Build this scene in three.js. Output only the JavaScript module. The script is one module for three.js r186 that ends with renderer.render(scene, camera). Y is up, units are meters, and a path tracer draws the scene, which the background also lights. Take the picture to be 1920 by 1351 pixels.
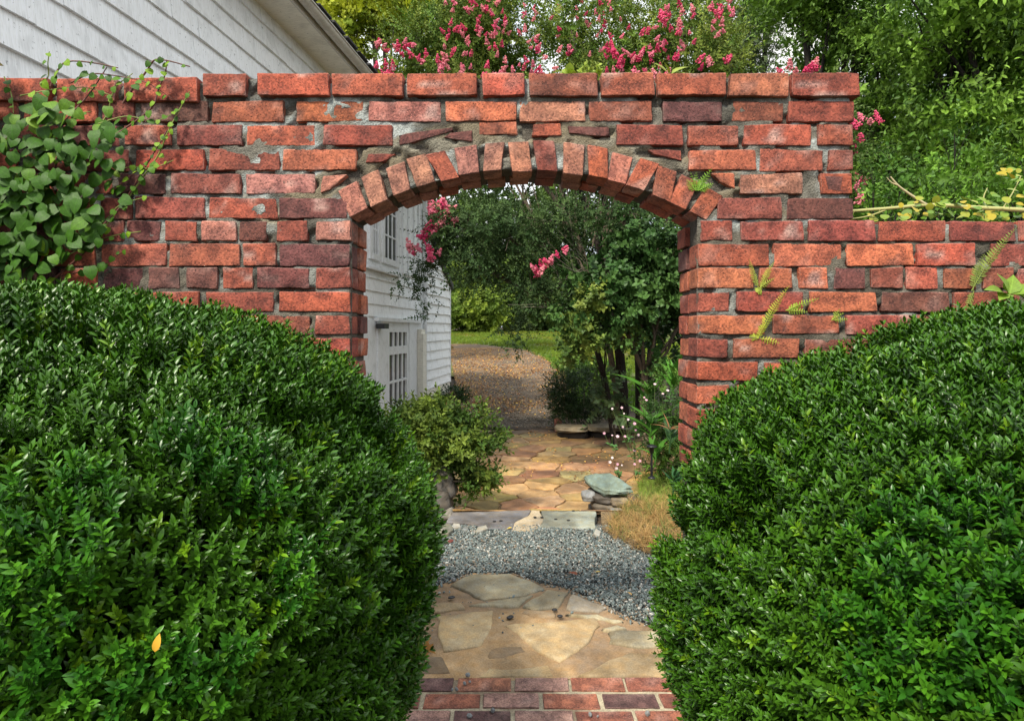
import * as THREE from 'three';
import { mergeGeometries } from 'three/addons/utils/BufferGeometryUtils.js';

// ------------------------------------------------------------------ camera, sky, sun, exposure
const F = 1150, EYE = 1.47, HOR = 620;                       // focal length in pixels of a 1920 x 1351 frame
const scene = new THREE.Scene();
const camera = new THREE.PerspectiveCamera(2 * Math.atan(675.5 / F) * 180 / Math.PI, 1920 / 1351, 0.05, 400);
camera.position.set(0, EYE, 0);
camera.setViewOffset(1920, 1351, 0, 675.5 - HOR, 1920, 1351);   // lens shift: the horizon lies above the middle
camera.updateProjectionMatrix();
const renderer = new THREE.WebGLRenderer({ antialias: true });
renderer.setSize(1024, 720);
renderer.toneMapping = THREE.LinearToneMapping;
renderer.toneMappingExposure = 2.8;
renderer.shadowMap.enabled = true;

function rng(a) { return () => { a = (a + 0x6D2B79F5) | 0; let t = Math.imul(a ^ (a >>> 15), 1 | a); t = (t + Math.imul(t ^ (t >>> 7), 61 | t)) ^ t; return ((t ^ (t >>> 14)) >>> 0) / 4294967296; }; }
function hash3(x, y, z) { let h = Math.imul(x, 374761393) ^ Math.imul(y, 668265263) ^ Math.imul(z, 2147483647 ^ 0x5bd1e995); h = Math.imul(h ^ (h >>> 13), 1274126177); return ((h ^ (h >>> 16)) >>> 0) / 4294967296; }
const sm = (t) => t * t * (3 - 2 * t), mix = (a, b, t) => a + (b - a) * t, clamp = (x, a, b) => Math.min(b, Math.max(a, x));
const step = (a, b, x) => sm(clamp((x - a) / (b - a), 0, 1));
function noise3(x, y, z) {
  const i = Math.floor(x), j = Math.floor(y), k = Math.floor(z), u = sm(x - i), v = sm(y - j), w = sm(z - k);
  const r = (b) => mix(mix(hash3(i, j, k + b), hash3(i + 1, j, k + b), u), mix(hash3(i, j + 1, k + b), hash3(i + 1, j + 1, k + b), u), v);
  return mix(r(0), r(1), w);
}
function fbm(x, y, z, o = 4) { let s = 0, a = 0.5, t = 0; for (let k = 0; k < o; k++) { s += a * noise3(x, y, z + k * 7.3); t += a; a *= 0.5; x *= 2.03; y *= 2.03; z *= 2.03; } return s / t; }
function tile(u, v, n, seed, o = 4) {                          // tileable fractal noise, u and v in 0..1
  let s = 0, a = 0.5, t = 0;
  for (let q = 0; q < o; q++) {
    const x = u * n, y = v * n, i = Math.floor(x), j = Math.floor(y), f = sm(x - i), g = sm(y - j), m = (c) => ((c % n) + n) % n, k = seed + q * 17;
    s += a * mix(mix(hash3(m(i), m(j), k), hash3(m(i + 1), m(j), k), f), mix(hash3(m(i), m(j + 1), k), hash3(m(i + 1), m(j + 1), k), f), g);
    t += a; a *= 0.5; n *= 2;
  }
  return s / t;
}

{ // an overcast, softly broken sky
  const w = 512, h = 256, d = new Float32Array(w * h * 4);
  for (let j = 0; j < h; j++) for (let i = 0; i < w; i++) {
    const el = ((j + 0.5) / h - 0.5) * Math.PI, az = (i + 0.5) / w * 2 * Math.PI;
    const x = Math.cos(el) * Math.cos(az), y = Math.sin(el), z = Math.cos(el) * Math.sin(az);
    const c = step(0.36, 0.6, fbm(x * 2.2 + 5, y * 3.5 + 2, z * 2.2 + 9, 5)), L = 0.38 + 0.3 * Math.max(0, y), k = (j * w + i) * 4;
    d[k] = L * mix(0.84, 1.03, c); d[k + 1] = L * mix(0.94, 1.01, c); d[k + 2] = L * mix(1.08, 0.96, c); d[k + 3] = 1;
  }
  const sky = new THREE.DataTexture(d, w, h, THREE.RGBAFormat, THREE.FloatType);
  sky.mapping = THREE.EquirectangularReflectionMapping; sky.magFilter = sky.minFilter = THREE.LinearFilter; sky.needsUpdate = true;
  scene.background = sky; scene.environment = sky;
}
const sun = new THREE.DirectionalLight(new THREE.Color(1, 0.92, 0.78), 2.1);
sun.position.set(-7, 17, 9.5); sun.target.position.set(0, 0, -3);
sun.castShadow = true; sun.shadow.radius = 16; sun.shadow.mapSize.set(2048, 2048);
Object.assign(sun.shadow.camera, { left: -16, right: 16, top: 16, bottom: -16, near: 0.5, far: 70 });
scene.add(sun, sun.target);

// ------------------------------------------------------------------ helpers
const V = (x, y, z) => new THREE.Vector3(x, y, z);
const P = (px, py, D) => V((px - 960) * D / F, EYE - (py - HOR) * D / F, -D);      // a point of the photograph at a distance
const used = new Map();
function numbered(n) { const k = used.get(n) || 0; used.set(n, k + 1); return k ? `${n}_${String(k).padStart(3, '0')}` : n; }
function shade(o) { o.castShadow = o.receiveShadow = true; return o; }
function tag(o, label, category, group) { o.userData.label = label; if (category) o.userData.category = category; if (group) o.userData.group = group; return o; }
function thing(name, label, category, pos = V(0, 0, 0), group) {
  const o = new THREE.Group(); o.name = numbered(name); o.position.copy(pos); scene.add(o); o.userData.kind = 'thing'; return tag(o, label, category, group);
}
function struct(name, label, geo, mat) {
  const o = geo ? shade(new THREE.Mesh(geo, mat)) : new THREE.Group(); o.name = numbered(name); scene.add(o); o.userData.kind = 'structure'; o.userData.label = label; return o;
}
function part(name, geo, mat, parent, label) { const o = shade(new THREE.Mesh(geo, mat)); o.name = name; parent.add(o); if (label) o.userData.label = label; return o; }
function single(name, geo, mat, pos, label, category, group) { const o = shade(new THREE.Mesh(geo, mat)); o.name = numbered(name); if (pos) o.position.copy(pos); scene.add(o); o.userData.kind = 'thing'; return tag(o, label, category, group); }
const UP = V(0, 1, 0);
const dirQ = (d, roll) => new THREE.Quaternion().setFromUnitVectors(UP, d).multiply(new THREE.Quaternion().setFromAxisAngle(UP, roll));
function matrixOf(t) { const s = t.s || 1; return new THREE.Matrix4().compose(t.p, t.q || dirQ(t.d, t.r || 0), s.isVector3 ? s : V(s, s, s)); }
function scatter(name, geo, mat, list, parent) {              // many small alike pieces as one part
  const m = new THREE.InstancedMesh(geo, mat, list.length), white = new THREE.Color(1, 1, 1);
  list.forEach((t, i) => { m.setMatrixAt(i, matrixOf(t)); m.setColorAt(i, t.c || white); });
  m.name = parent === scene ? numbered(name) : name; m.userData.kind = 'stuff'; parent.add(m); return shade(m);
}
function place(name, geo, mat, t, parent) { const o = part(name, geo, mat, parent); matrixOf(t).decompose(o.position, o.quaternion, o.scale); return o; }
function build(pos, idx, uv, col) {
  const g = new THREE.BufferGeometry(); g.setAttribute('position', new THREE.Float32BufferAttribute(pos, 3));
  if (uv) g.setAttribute('uv', new THREE.Float32BufferAttribute(uv, 2));
  if (col) g.setAttribute('color', new THREE.Float32BufferAttribute(col, 3));
  g.setIndex(idx); g.computeVertexNormals(); return g;
}
function smooth(g, cosMin = -1) {                                            // normals shared across equal positions
  g.computeVertexNormals(); const p = g.attributes.position, n = g.attributes.normal, m = new Map();
  for (let i = 0; i < p.count; i++) { const k = `${Math.round(p.getX(i) * 1e5)},${Math.round(p.getY(i) * 1e5)},${Math.round(p.getZ(i) * 1e5)}`; const e = m.get(k); if (e) e.push(i); else m.set(k, [i]); }
  for (const e of m.values()) if (e.length > 1) { const s = V(0, 0, 0); for (const i of e) s.add(V(n.getX(i), n.getY(i), n.getZ(i))); s.normalize(); for (const i of e) n.setXYZ(i, s.x, s.y, s.z); }
  return g;
}
function limb(pts, r0, r1, sides = 7, wob = 0.12, seed = 1) {                 // a tapered, slightly knobbly tube
  const curve = new THREE.CatmullRomCurve3(pts), n = Math.max(4, pts.length * 4), pos = [], idx = [], uv = [];
  let nx = V(1, 0, 0.3).normalize(); const len = curve.getLength();
  for (let i = 0; i <= n; i++) {
    const t = i / n, c = curve.getPoint(t), tn = curve.getTangent(t); nx.addScaledVector(tn, -nx.dot(tn)).normalize(); const ny = V(0, 0, 0).crossVectors(tn, nx);
    for (let k = 0; k <= sides; k++) {
      const a = k / sides * 2 * Math.PI, r = mix(r0, r1, t) * (1 + wob * (noise3(Math.cos(a) * 1.5 + seed, Math.sin(a) * 1.5, t * n * 0.6) - 0.5) * 2);
      pos.push(c.x + (nx.x * Math.cos(a) + ny.x * Math.sin(a)) * r, c.y + (nx.y * Math.cos(a) + ny.y * Math.sin(a)) * r, c.z + (nx.z * Math.cos(a) + ny.z * Math.sin(a)) * r); uv.push(k / sides * 0.3, t * len);
    }
  }
  for (let i = 0; i < n; i++) for (let k = 0; k < sides; k++) { const a = i * (sides + 1) + k, b = a + sides + 1; idx.push(a, a + 1, b, a + 1, b + 1, b); }
  return smooth(build(pos, idx, uv));
}
function box(x0, x1, y0, y1, z0, z1, c = 0.004) {                             // a box with small chamfers and uv in metres
  const g = new THREE.BoxGeometry(x1 - x0, y1 - y0, z1 - z0), w = x1 - x0, h = y1 - y0, d = z1 - z0;
  if (c > 0 && Math.min(w, h, d) > 2.5 * c) {
    const s = new THREE.Shape(); const a = w / 2, b = h / 2; s.moveTo(-a + c, -b); s.lineTo(a - c, -b); s.lineTo(a, -b + c); s.lineTo(a, b - c); s.lineTo(a - c, b); s.lineTo(-a + c, b); s.lineTo(-a, b - c); s.lineTo(-a, -b + c); s.closePath();
    const e = new THREE.ExtrudeGeometry(s, { depth: d, bevelEnabled: false, steps: 1 }); e.translate((x0 + x1) / 2, (y0 + y1) / 2, z0); return e;
  }
  const p = g.attributes.position, n = g.attributes.normal, u = g.attributes.uv;
  for (let i = 0; i < p.count; i++) { const ax = Math.abs(n.getX(i)) > 0.5, ay = Math.abs(n.getY(i)) > 0.5; u.setXY(i, ax ? p.getZ(i) : p.getX(i), ay ? p.getZ(i) : p.getY(i)); }
  g.translate((x0 + x1) / 2, (y0 + y1) / 2, (z0 + z1) / 2); return g;
}
const flat = (g) => { const o = g.index ? g.toNonIndexed() : g; for (const k of Object.keys(o.attributes)) if (!['position', 'normal', 'uv'].includes(k)) o.deleteAttribute(k); return o; };
const merge = (list) => mergeGeometries(list.map(flat));

// ------------------------------------------------------------------ textures and materials
function tex(n, rep, fn, srgb) {
  const d = new Uint8Array(n * n * 4);
  for (let j = 0; j < n; j++) for (let i = 0; i < n; i++) { const c = fn(i / n, j / n), k = (j * n + i) * 4; for (let q = 0; q < 3; q++) d[k + q] = clamp(c[q], 0, 1) * 255; d[k + 3] = 255; }
  const t = new THREE.DataTexture(d, n, n); t.wrapS = t.wrapT = THREE.RepeatWrapping; t.magFilter = THREE.LinearFilter; t.minFilter = THREE.LinearMipmapLinearFilter; t.generateMipmaps = true;
  t.repeat.set(rep, rep); if (srgb) t.colorSpace = THREE.SRGBColorSpace; t.needsUpdate = true; return t;
}
const g3 = (x) => [x, x, x];
const TEX = {
  brick: tex(1024, 2, (u, v) => { const f = tile(u, v, 90, 3, 3), b = tile(u, v, 14, 5, 4), s = tile(u, v, 200, 9, 2), w = tile(u, v, 9, 31, 3); let k = 0.58 + 0.46 * f + 0.55 * (b - 0.5); if (s < 0.2) k *= 0.5; if (s > 0.79 - 0.1 * step(0.45, 0.7, w)) return [0.99, 0.97, 0.95]; return [k, k * mix(0.96, 1.02, b), k]; }, true),
  brickBump: tex(1024, 2, (u, v) => { const f = tile(u, v, 90, 3, 3), b = tile(u, v, 14, 5, 4), s = tile(u, v, 200, 9, 2); return g3(0.3 * f + 0.45 * b + (s < 0.22 ? -0.25 : s > 0.77 ? 0.1 : 0) + 0.15); }),
  grain: tex(1024, 2, (u, v) => { const f = tile(u, v, 180, 13, 2), b = tile(u, v, 24, 15, 4); const k = 0.62 + 0.3 * f + 0.3 * (b - 0.3); return [k, k, k * 0.98]; }, true),
  grainBump: tex(1024, 2, (u, v) => g3(0.5 * tile(u, v, 180, 13, 2) + 0.5 * tile(u, v, 24, 15, 4))),
  stone: tex(1024, 1, (u, v) => { const f = tile(u, v, 220, 23, 2), b = tile(u, v, 10, 25, 6), c = tile(u, v, 30, 27, 3); const k = 0.66 + 0.2 * f + 0.45 * (b - 0.4); return [k, k * mix(0.93, 1.02, c), k * mix(0.82, 1.06, c)]; }, true),
  stoneBump: tex(1024, 1, (u, v) => g3(0.25 * tile(u, v, 220, 23, 2) + 0.75 * tile(u, v, 10, 25, 6))),
  paint: tex(1024, 1, (u, v) => { const s = tile(u, v * 0.12, 200, 41, 3), b = tile(u, v, 9, 43, 5), p = tile(u, v, 70, 45, 4); let k = 0.95 + 0.16 * (s - 0.3) - 0.06 * step(0.5, 0.8, b); if (p > 0.785) k *= 0.75; return [k, k, k * 0.99]; }, true),
  paintBump: tex(1024, 1, (u, v) => g3(0.6 * tile(u, v * 0.12, 200, 41, 3) + 0.4 * tile(u, v, 60, 45, 4))),
  soil: tex(1024, 1, (u, v) => { const f = tile(u, v, 200, 53, 2), b = tile(u, v, 8, 55, 6), c = tile(u, v, 60, 57, 2); const k = 0.5 + 0.4 * f + 0.5 * (b - 0.5) + (c > 0.68 ? 0.2 : 0); return [k, k, k]; }, true),
  soilBump: tex(1024, 1, (u, v) => g3(0.6 * tile(u, v, 200, 53, 2) + 0.4 * tile(u, v, 40, 57, 3))),
  leaf: tex(256, 1, (u, v) => { const x = Math.abs(u - 0.5), rib = step(0.03, 0.008, x), lat = step(0.16, 0.04, Math.abs((((v * 7 - x * 4) % 1) + 1) % 1 - 0.5)) * 0.5, m = tile(u, v, 6, 71, 4); const k = 0.72 + 0.25 * m + 0.22 * rib + 0.13 * lat; return [k * 1.02, k, k * 0.9]; }, true),
  bark: tex(512, 3, (u, v) => { const k = 0.4 + 0.75 * tile(u, v * 0.25, 40, 61, 4); return [k, k * 0.97, k * 0.93]; }, true),
};
const lin = (r, g, b) => new THREE.Color().setRGB(r, g, b);
const std = (c, rough, o = {}) => new THREE.MeshStandardMaterial({ color: lin(...c), roughness: rough, ...o });
const leafM = (c, rough = 0.8, tr = 0.3, o = {}) => new THREE.MeshPhysicalMaterial({ color: lin(...c), roughness: rough, transmission: tr, thickness: 0, specularIntensity: 0.45, side: THREE.DoubleSide, ...o });
const M = {
  brick: std([1, 1, 1], 0.88, { vertexColors: true, map: TEX.brick, bumpMap: TEX.brickBump, bumpScale: 0.006 }),
  mortar: std([1, 1, 1], 0.95, { vertexColors: true, map: TEX.grain, bumpMap: TEX.grainBump, bumpScale: 0.006 }),
  mortarPlain: std([0.13, 0.115, 0.095], 0.95, { map: TEX.grain, bumpMap: TEX.grainBump, bumpScale: 0.008 }),
  stone: std([1, 1, 1], 0.75, { vertexColors: true, map: TEX.stone, bumpMap: TEX.stoneBump, bumpScale: 0.006 }),
  paint: std([0.92, 0.945, 0.97], 0.65, { map: TEX.paint, bumpMap: TEX.paintBump, bumpScale: 0.002 }),
  trim: std([0.8, 0.82, 0.85], 0.5, { map: TEX.paint }),
  cream: std([0.82, 0.79, 0.7], 0.7, { map: TEX.paint }),
  gutter: std([0.56, 0.53, 0.47], 0.5, { map: TEX.paint }),
  dark: std([0.02, 0.02, 0.022], 0.5),
  roof: std([0.06, 0.06, 0.065], 0.9, { map: TEX.grain }),
  glass: new THREE.MeshPhysicalMaterial({ color: lin(0.02, 0.022, 0.022), roughness: 0.06 }),
  soil: std([0.1, 0.07, 0.045], 0.95, { map: TEX.soil, bumpMap: TEX.soilBump, bumpScale: 0.02 }),
  bed: std([1, 1, 1], 0.9, { vertexColors: true, map: TEX.soil, bumpMap: TEX.soilBump, bumpScale: 0.008 }),
  mud: std([1, 1, 1], 0.85, { vertexColors: true, map: TEX.stone, bumpMap: TEX.stoneBump, bumpScale: 0.008 }),
  bark: std([0.11, 0.085, 0.065], 0.9, { map: TEX.bark, bumpMap: TEX.bark, bumpScale: 0.01 }),
  barkPale: std([0.2, 0.16, 0.12], 0.85, { map: TEX.bark, bumpMap: TEX.bark, bumpScale: 0.004 }),
  barkDark: std([0.035, 0.026, 0.02], 0.9, { map: TEX.bark, bumpMap: TEX.bark, bumpScale: 0.01 }),
};

// ------------------------------------------------------------------ the lie of the land
const lerpAt = (t, xs, ys) => { let i = 0; while (i < xs.length - 2 && t > xs[i + 1]) i++; return mix(ys[i], ys[i + 1], clamp((t - xs[i]) / (xs[i + 1] - xs[i]), 0, 1)); };
const groundY = (x, D) => lerpAt(D, [5.0, 5.25, 9.4, 20, 30, 60, 140], [0, -0.15, -0.06, 0.86, 1.38, 1.6, 2.4]) + (Math.abs(x) > 1.2 && D > 5 && D < 9.6 ? 0.12 * step(1.2, 2.2, Math.abs(x)) : 0);
function terrain(x0, x1, D0, D1, nx, nD, lift, colorFn, edge) {
  const pos = [], idx = [], uv = [], col = [];
  for (let j = 0; j <= nD; j++) for (let i = 0; i <= nx; i++) {
    const D = mix(D0, D1, j / nD); let a = x0, b = x1; if (edge) [a, b] = edge(D); const x = mix(a, b, i / nx), n = (fbm(x * 2.5, 3, D * 2.5, 3) - 0.5) * 0.03;
    pos.push(x, groundY(x, D) + lift + n, -D); uv.push(x, D); if (colorFn) col.push(...colorFn(x, D));
  }
  for (let j = 0; j < nD; j++) for (let i = 0; i < nx; i++) { const a = j * (nx + 1) + i, b = a + nx + 1; idx.push(a, a + 1, b, a + 1, b + 1, b); }
  return build(pos, idx, uv, colorFn ? col : null);
}
{
  const D = [-60, -20, -5, 0, 2, 3, 4, 4.9, 5.0, 5.25, 6, 7, 8, 9, 9.4, 11, 13, 15, 17, 20, 24, 30, 40, 60, 100, 140, 380], pos = [], idx = [], uv = [], nx = 60;
  D.forEach((d, j) => { for (let i = 0; i <= nx; i++) { const t = i / nx * 2 - 1, x = Math.sign(t) * Math.pow(Math.abs(t), 2.2) * 200; pos.push(x, groundY(x, d) - 0.05, -d); uv.push(x, d); } });
  for (let j = 0; j < D.length - 1; j++) for (let i = 0; i < nx; i++) { const a = j * (nx + 1) + i, b = a + nx + 1; idx.push(a, a + 1, b, a + 1, b + 1, b); }
  struct('ground', 'dark bare earth under the whole garden', build(pos, idx, uv), M.soil);
}
const driveL = (D) => -2.89 + 0.1225 * Math.min(D, 13) + 0.12 - 0.25 * Math.max(0, D - 13) * 0.5, driveR = (D) => lerpAt(D, [9.4, 13, 15.5, 18, 19.5, 21, 22.5], [0.78, 1.05, 1.1, 0.75, 0.35, -0.5, -1.8]);
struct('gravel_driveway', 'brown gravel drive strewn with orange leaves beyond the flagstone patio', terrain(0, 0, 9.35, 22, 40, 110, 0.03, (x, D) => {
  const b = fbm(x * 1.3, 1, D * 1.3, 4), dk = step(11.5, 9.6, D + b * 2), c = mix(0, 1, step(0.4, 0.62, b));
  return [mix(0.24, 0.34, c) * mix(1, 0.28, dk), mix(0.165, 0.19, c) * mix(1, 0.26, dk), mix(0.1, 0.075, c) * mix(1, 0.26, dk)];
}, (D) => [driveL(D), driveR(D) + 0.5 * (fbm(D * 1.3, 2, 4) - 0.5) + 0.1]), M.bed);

// ------------------------------------------------------------------ leaves and sprigs
// a leaf grows from the origin along +y, its upper face towards +z
function leafGeo(L, W, { rows = 2, shape = 'oval', fold = 0.25, curl = 0.15 } = {}) {
  const w = { oval: (t) => Math.pow(Math.sin(Math.PI * Math.pow(t, 0.9)), 0.8), lance: (t) => Math.pow(Math.sin(Math.PI * Math.pow(t, 0.65)), 1.1), heart: (t) => t < 0.3 ? Math.sqrt(1 - ((0.3 - t) / 0.3) ** 2) : Math.pow((1 - t) / 0.7, 0.9) * (1 + 0.9 * (t - 0.3) / 0.7), round: (t) => Math.pow(Math.sin(Math.PI * t), 0.55), strap: (t) => Math.min(1, t * 6 + 0.5) * Math.pow(1 - Math.pow(t, 3), 0.9) }[shape];
  const pos = [0, 0, 0], uv = [0.5, 0], idx = [], n = rows;
  for (let i = 1; i <= n; i++) {
    const t = i / (n + 1), x = w(t) * W / 2, z = -curl * L * t * t;
    pos.push(-x, t * L - (shape === 'heart' && i === 1 ? 0.13 * L : 0), z + fold * x, 0, t * L, z, x, t * L - (shape === 'heart' && i === 1 ? 0.13 * L : 0), z + fold * x); uv.push(0, t, 0.5, t, 1, t);
  }
  pos.push(0, L, -curl * L); uv.push(0.5, 1);
  idx.push(0, 2, 1, 0, 3, 2);
  for (let i = 0; i < n - 1; i++) { const a = 1 + i * 3, b = a + 3; idx.push(a, a + 1, b + 1, a, b + 1, b, a + 1, a + 2, b + 2, a + 1, b + 2, b + 1); }
  const a = 1 + (n - 1) * 3, e = pos.length / 3 - 1; idx.push(a, a + 1, e, a + 1, a + 2, e);
  return build(pos, idx, uv);
}
const leafAt = (g, p, d, roll, s = 1) => g.clone().applyMatrix4(matrixOf({ p, d: d.clone().normalize(), r: roll, s }));
// a leaf whose tip points along d and whose upper face looks towards n
function faced(d, n) { const y = d.clone().normalize(), z = n.clone().addScaledVector(y, -n.dot(y)).normalize(), x = V(0, 0, 0).crossVectors(y, z); return new THREE.Quaternion().setFromRotationMatrix(new THREE.Matrix4().makeBasis(x, y, z)); }
const leafFaced = (g, p, d, n, s = 1) => g.clone().applyMatrix4(matrixOf({ p, q: faced(d, n), s }));
function sprigGeo(seed, { len, leaves, L, W, shape = 'oval', spread = 0.9, opposite = true, droop = 0, fold = 0.25, curl = 0.15, rows = 2, tip = true, taper = 0.35, stem = 0.0012 }) {
  const R = rng(seed), out = [], g = leafGeo(L, W, { rows, shape, fold, curl });
  for (let i = 0; i < leaves; i++) {
    const t = (i + 0.6) / leaves, y = len * t, k = opposite ? 2 : 1, a0 = opposite ? i * Math.PI / 2 + R() * 0.5 : i * 2.4 + R() * 0.6;
    for (let q = 0; q < k; q++) {
      const a = a0 + q * Math.PI + (R() - 0.5) * 0.4, sp = spread * (1.15 - 0.5 * t) * (0.8 + 0.4 * R()), d = V(Math.cos(a) * Math.sin(sp), Math.cos(sp), Math.sin(a) * Math.sin(sp));
      const up = V(-Math.cos(a) * Math.cos(sp), Math.sin(sp), -Math.sin(a) * Math.cos(sp));
      out.push(leafFaced(g, V(0, y - droop * t * t * len * 0.4, droop * t * t * len), d, up.addScaledVector(V(R() - 0.5, R() - 0.5, R() - 0.5), 0.6), (1 - taper * t) * (0.8 + 0.35 * R())));
    }
  }
  if (tip) out.push(leafFaced(g, V(0, len, droop * len), V(0.1, 1, 0.2), V(0, 0.2, 1), 0.6));
  if (stem) out.push(limb([V(0, -0.25 * len, 0), V(0, len * 0.5, droop * len * 0.25), V(0, len, droop * len)], stem * 1.4, stem * 0.6, 3, 0));
  return merge(out);
}
// ------------------------------------------------------------------ trees and bushes
const sphere = (R) => { const z = R() * 2 - 1, a = R() * 2 * Math.PI, r = Math.sqrt(1 - z * z); return V(r * Math.cos(a), z, r * Math.sin(a)); };
function crownSpots(lobes, n, seed, { shell = 0.6, gap = 0.42, freq = 1.2, droop = 0.2, scale = [0.8, 1.25], tone, up = 0.2 }) {
  const R = rng(seed), wts = lobes.map((l) => Math.pow(l.r.x * l.r.y * l.r.z, 0.67)), sum = wts.reduce((a, b) => a + b, 0), out = [];
  let guard = 0;
  while (out.length < n && guard++ < n * 30) {
    let k = 0, q = R() * sum; while (k < lobes.length - 1 && (q -= wts[k]) > 0) k++;
    const l = lobes[k], d = sphere(R), rad = 1 - shell * Math.pow(R(), 1.4), p = V(d.x * l.r.x * rad, d.y * l.r.y * rad, d.z * l.r.z * rad).add(l.c);
    const g = fbm(p.x * freq + seed, p.y * freq * 1.3, p.z * freq, 3);
    if (g < gap + 0.12 * (rad - 0.8)) continue;
    const dir = d.clone().multiplyScalar(0.8).add(sphere(R).multiplyScalar(0.75)).add(V(0, up - droop, 0)).normalize();
    out.push({ p, d: dir, r: R() * 6.28, s: mix(scale[0], scale[1], R()), c: tone(R, p, g) });
  }
  return out;
}
const lobe = (px, py, rx, ry, D, rz) => ({ c: P(px, py, D), r: V(rx * D / F, ry * D / F, rz || (rx + ry) / 2 * D / F) });
const toneOf = (a, b, v = 0.25) => (R, p, g) => { const t = clamp((g - 0.4) * 3 + (R() - 0.5) * 0.9, 0, 1), k = 1 + (R() - 0.5) * 2 * v; return lin(mix(a[0], b[0], t) * k, mix(a[1], b[1], t) * k, mix(a[2], b[2], t) * k); };
function woody(o, base, lobes, bark, r0, seed, forkY = 0.35, perLobe = 3) {         // trunk, branches and twigs under thing o (its origin is base)
  const R = rng(seed), L = (p) => p.clone().sub(base), mid = lobes.reduce((a, l) => a.add(l.c), V(0, 0, 0)).divideScalar(lobes.length), fork = base.clone().lerp(V(mix(base.x, mid.x, 0.6), mid.y, mix(base.z, mid.z, 0.6)), forkY);
  part('trunk', limb([V(0, -0.15, 0), L(base.clone().lerp(fork, 0.5).add(V((R() - 0.5) * r0 * 2, 0, 0))), L(fork)], r0 * 1.25, r0 * 0.85, 10, 0.15, seed), bark, o);
  for (const l of lobes) {
    const g = [], m = fork.clone().lerp(l.c, 0.5).add(V((R() - 0.5) * 0.3, 0.15 * l.r.y, (R() - 0.5) * 0.3)), rr = r0 * 0.5;
    g.push(limb([L(fork.clone().add(V(0, -r0, 0))), L(m), L(l.c)], rr, rr * 0.35, 6, 0.1, seed));
    for (let k = 0; k < perLobe; k++) { const d = sphere(R), a = m.clone().lerp(l.c, R()), b = l.c.clone().add(V(d.x * l.r.x, Math.abs(d.y) * l.r.y * 0.9, d.z * l.r.z).multiplyScalar(0.8)); g.push(limb([L(a), L(a.clone().lerp(b, 0.5).add(V(0, 0.05, 0))), L(b)], rr * 0.35, rr * 0.1, 4, 0.1, seed + k)); }
    part('branch', merge(g), bark, o);
  }
}
function tree({ name = 'tree', label, category = 'tree', group, base, lobes, n, geo, mat, bark = M.bark, r = 0.15, seed = 1, fork = 0.35, per = 3, opts, crown = 'crown' }) {
  const o = thing(name, label, category, base, group);
  woody(o, base, lobes, bark, r, seed, fork, per);
  const spots = crownSpots(lobes, n, seed, opts); spots.forEach((t) => t.p.sub(base));
  scatter(crown, geo, mat, spots, o); return o;
}
// ------------------------------------------------------------------ the brick garden wall with its arch
const WD = 1.946, WS = F / WD, WALLT = 0.205;                     // the wall stands 1.946 m ahead, 591 photo pixels to the metre
const wx = (px) => (px - 960) / WS, wy = (py) => EYE - (py - HOR) / WS;
const ARC = { x: 986.5, y: 976, r: 656 };
const wall = thing('brick_wall', 'weathered red brick garden wall with a segmental arched opening between two hedges', 'wall', V(0, 0, -WD));
const TONES = [[0.47, 0.118, 0.06], [0.4, 0.095, 0.052], [0.54, 0.155, 0.075], [0.31, 0.076, 0.05], [0.18, 0.062, 0.05], [0.52, 0.21, 0.145]];
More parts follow.
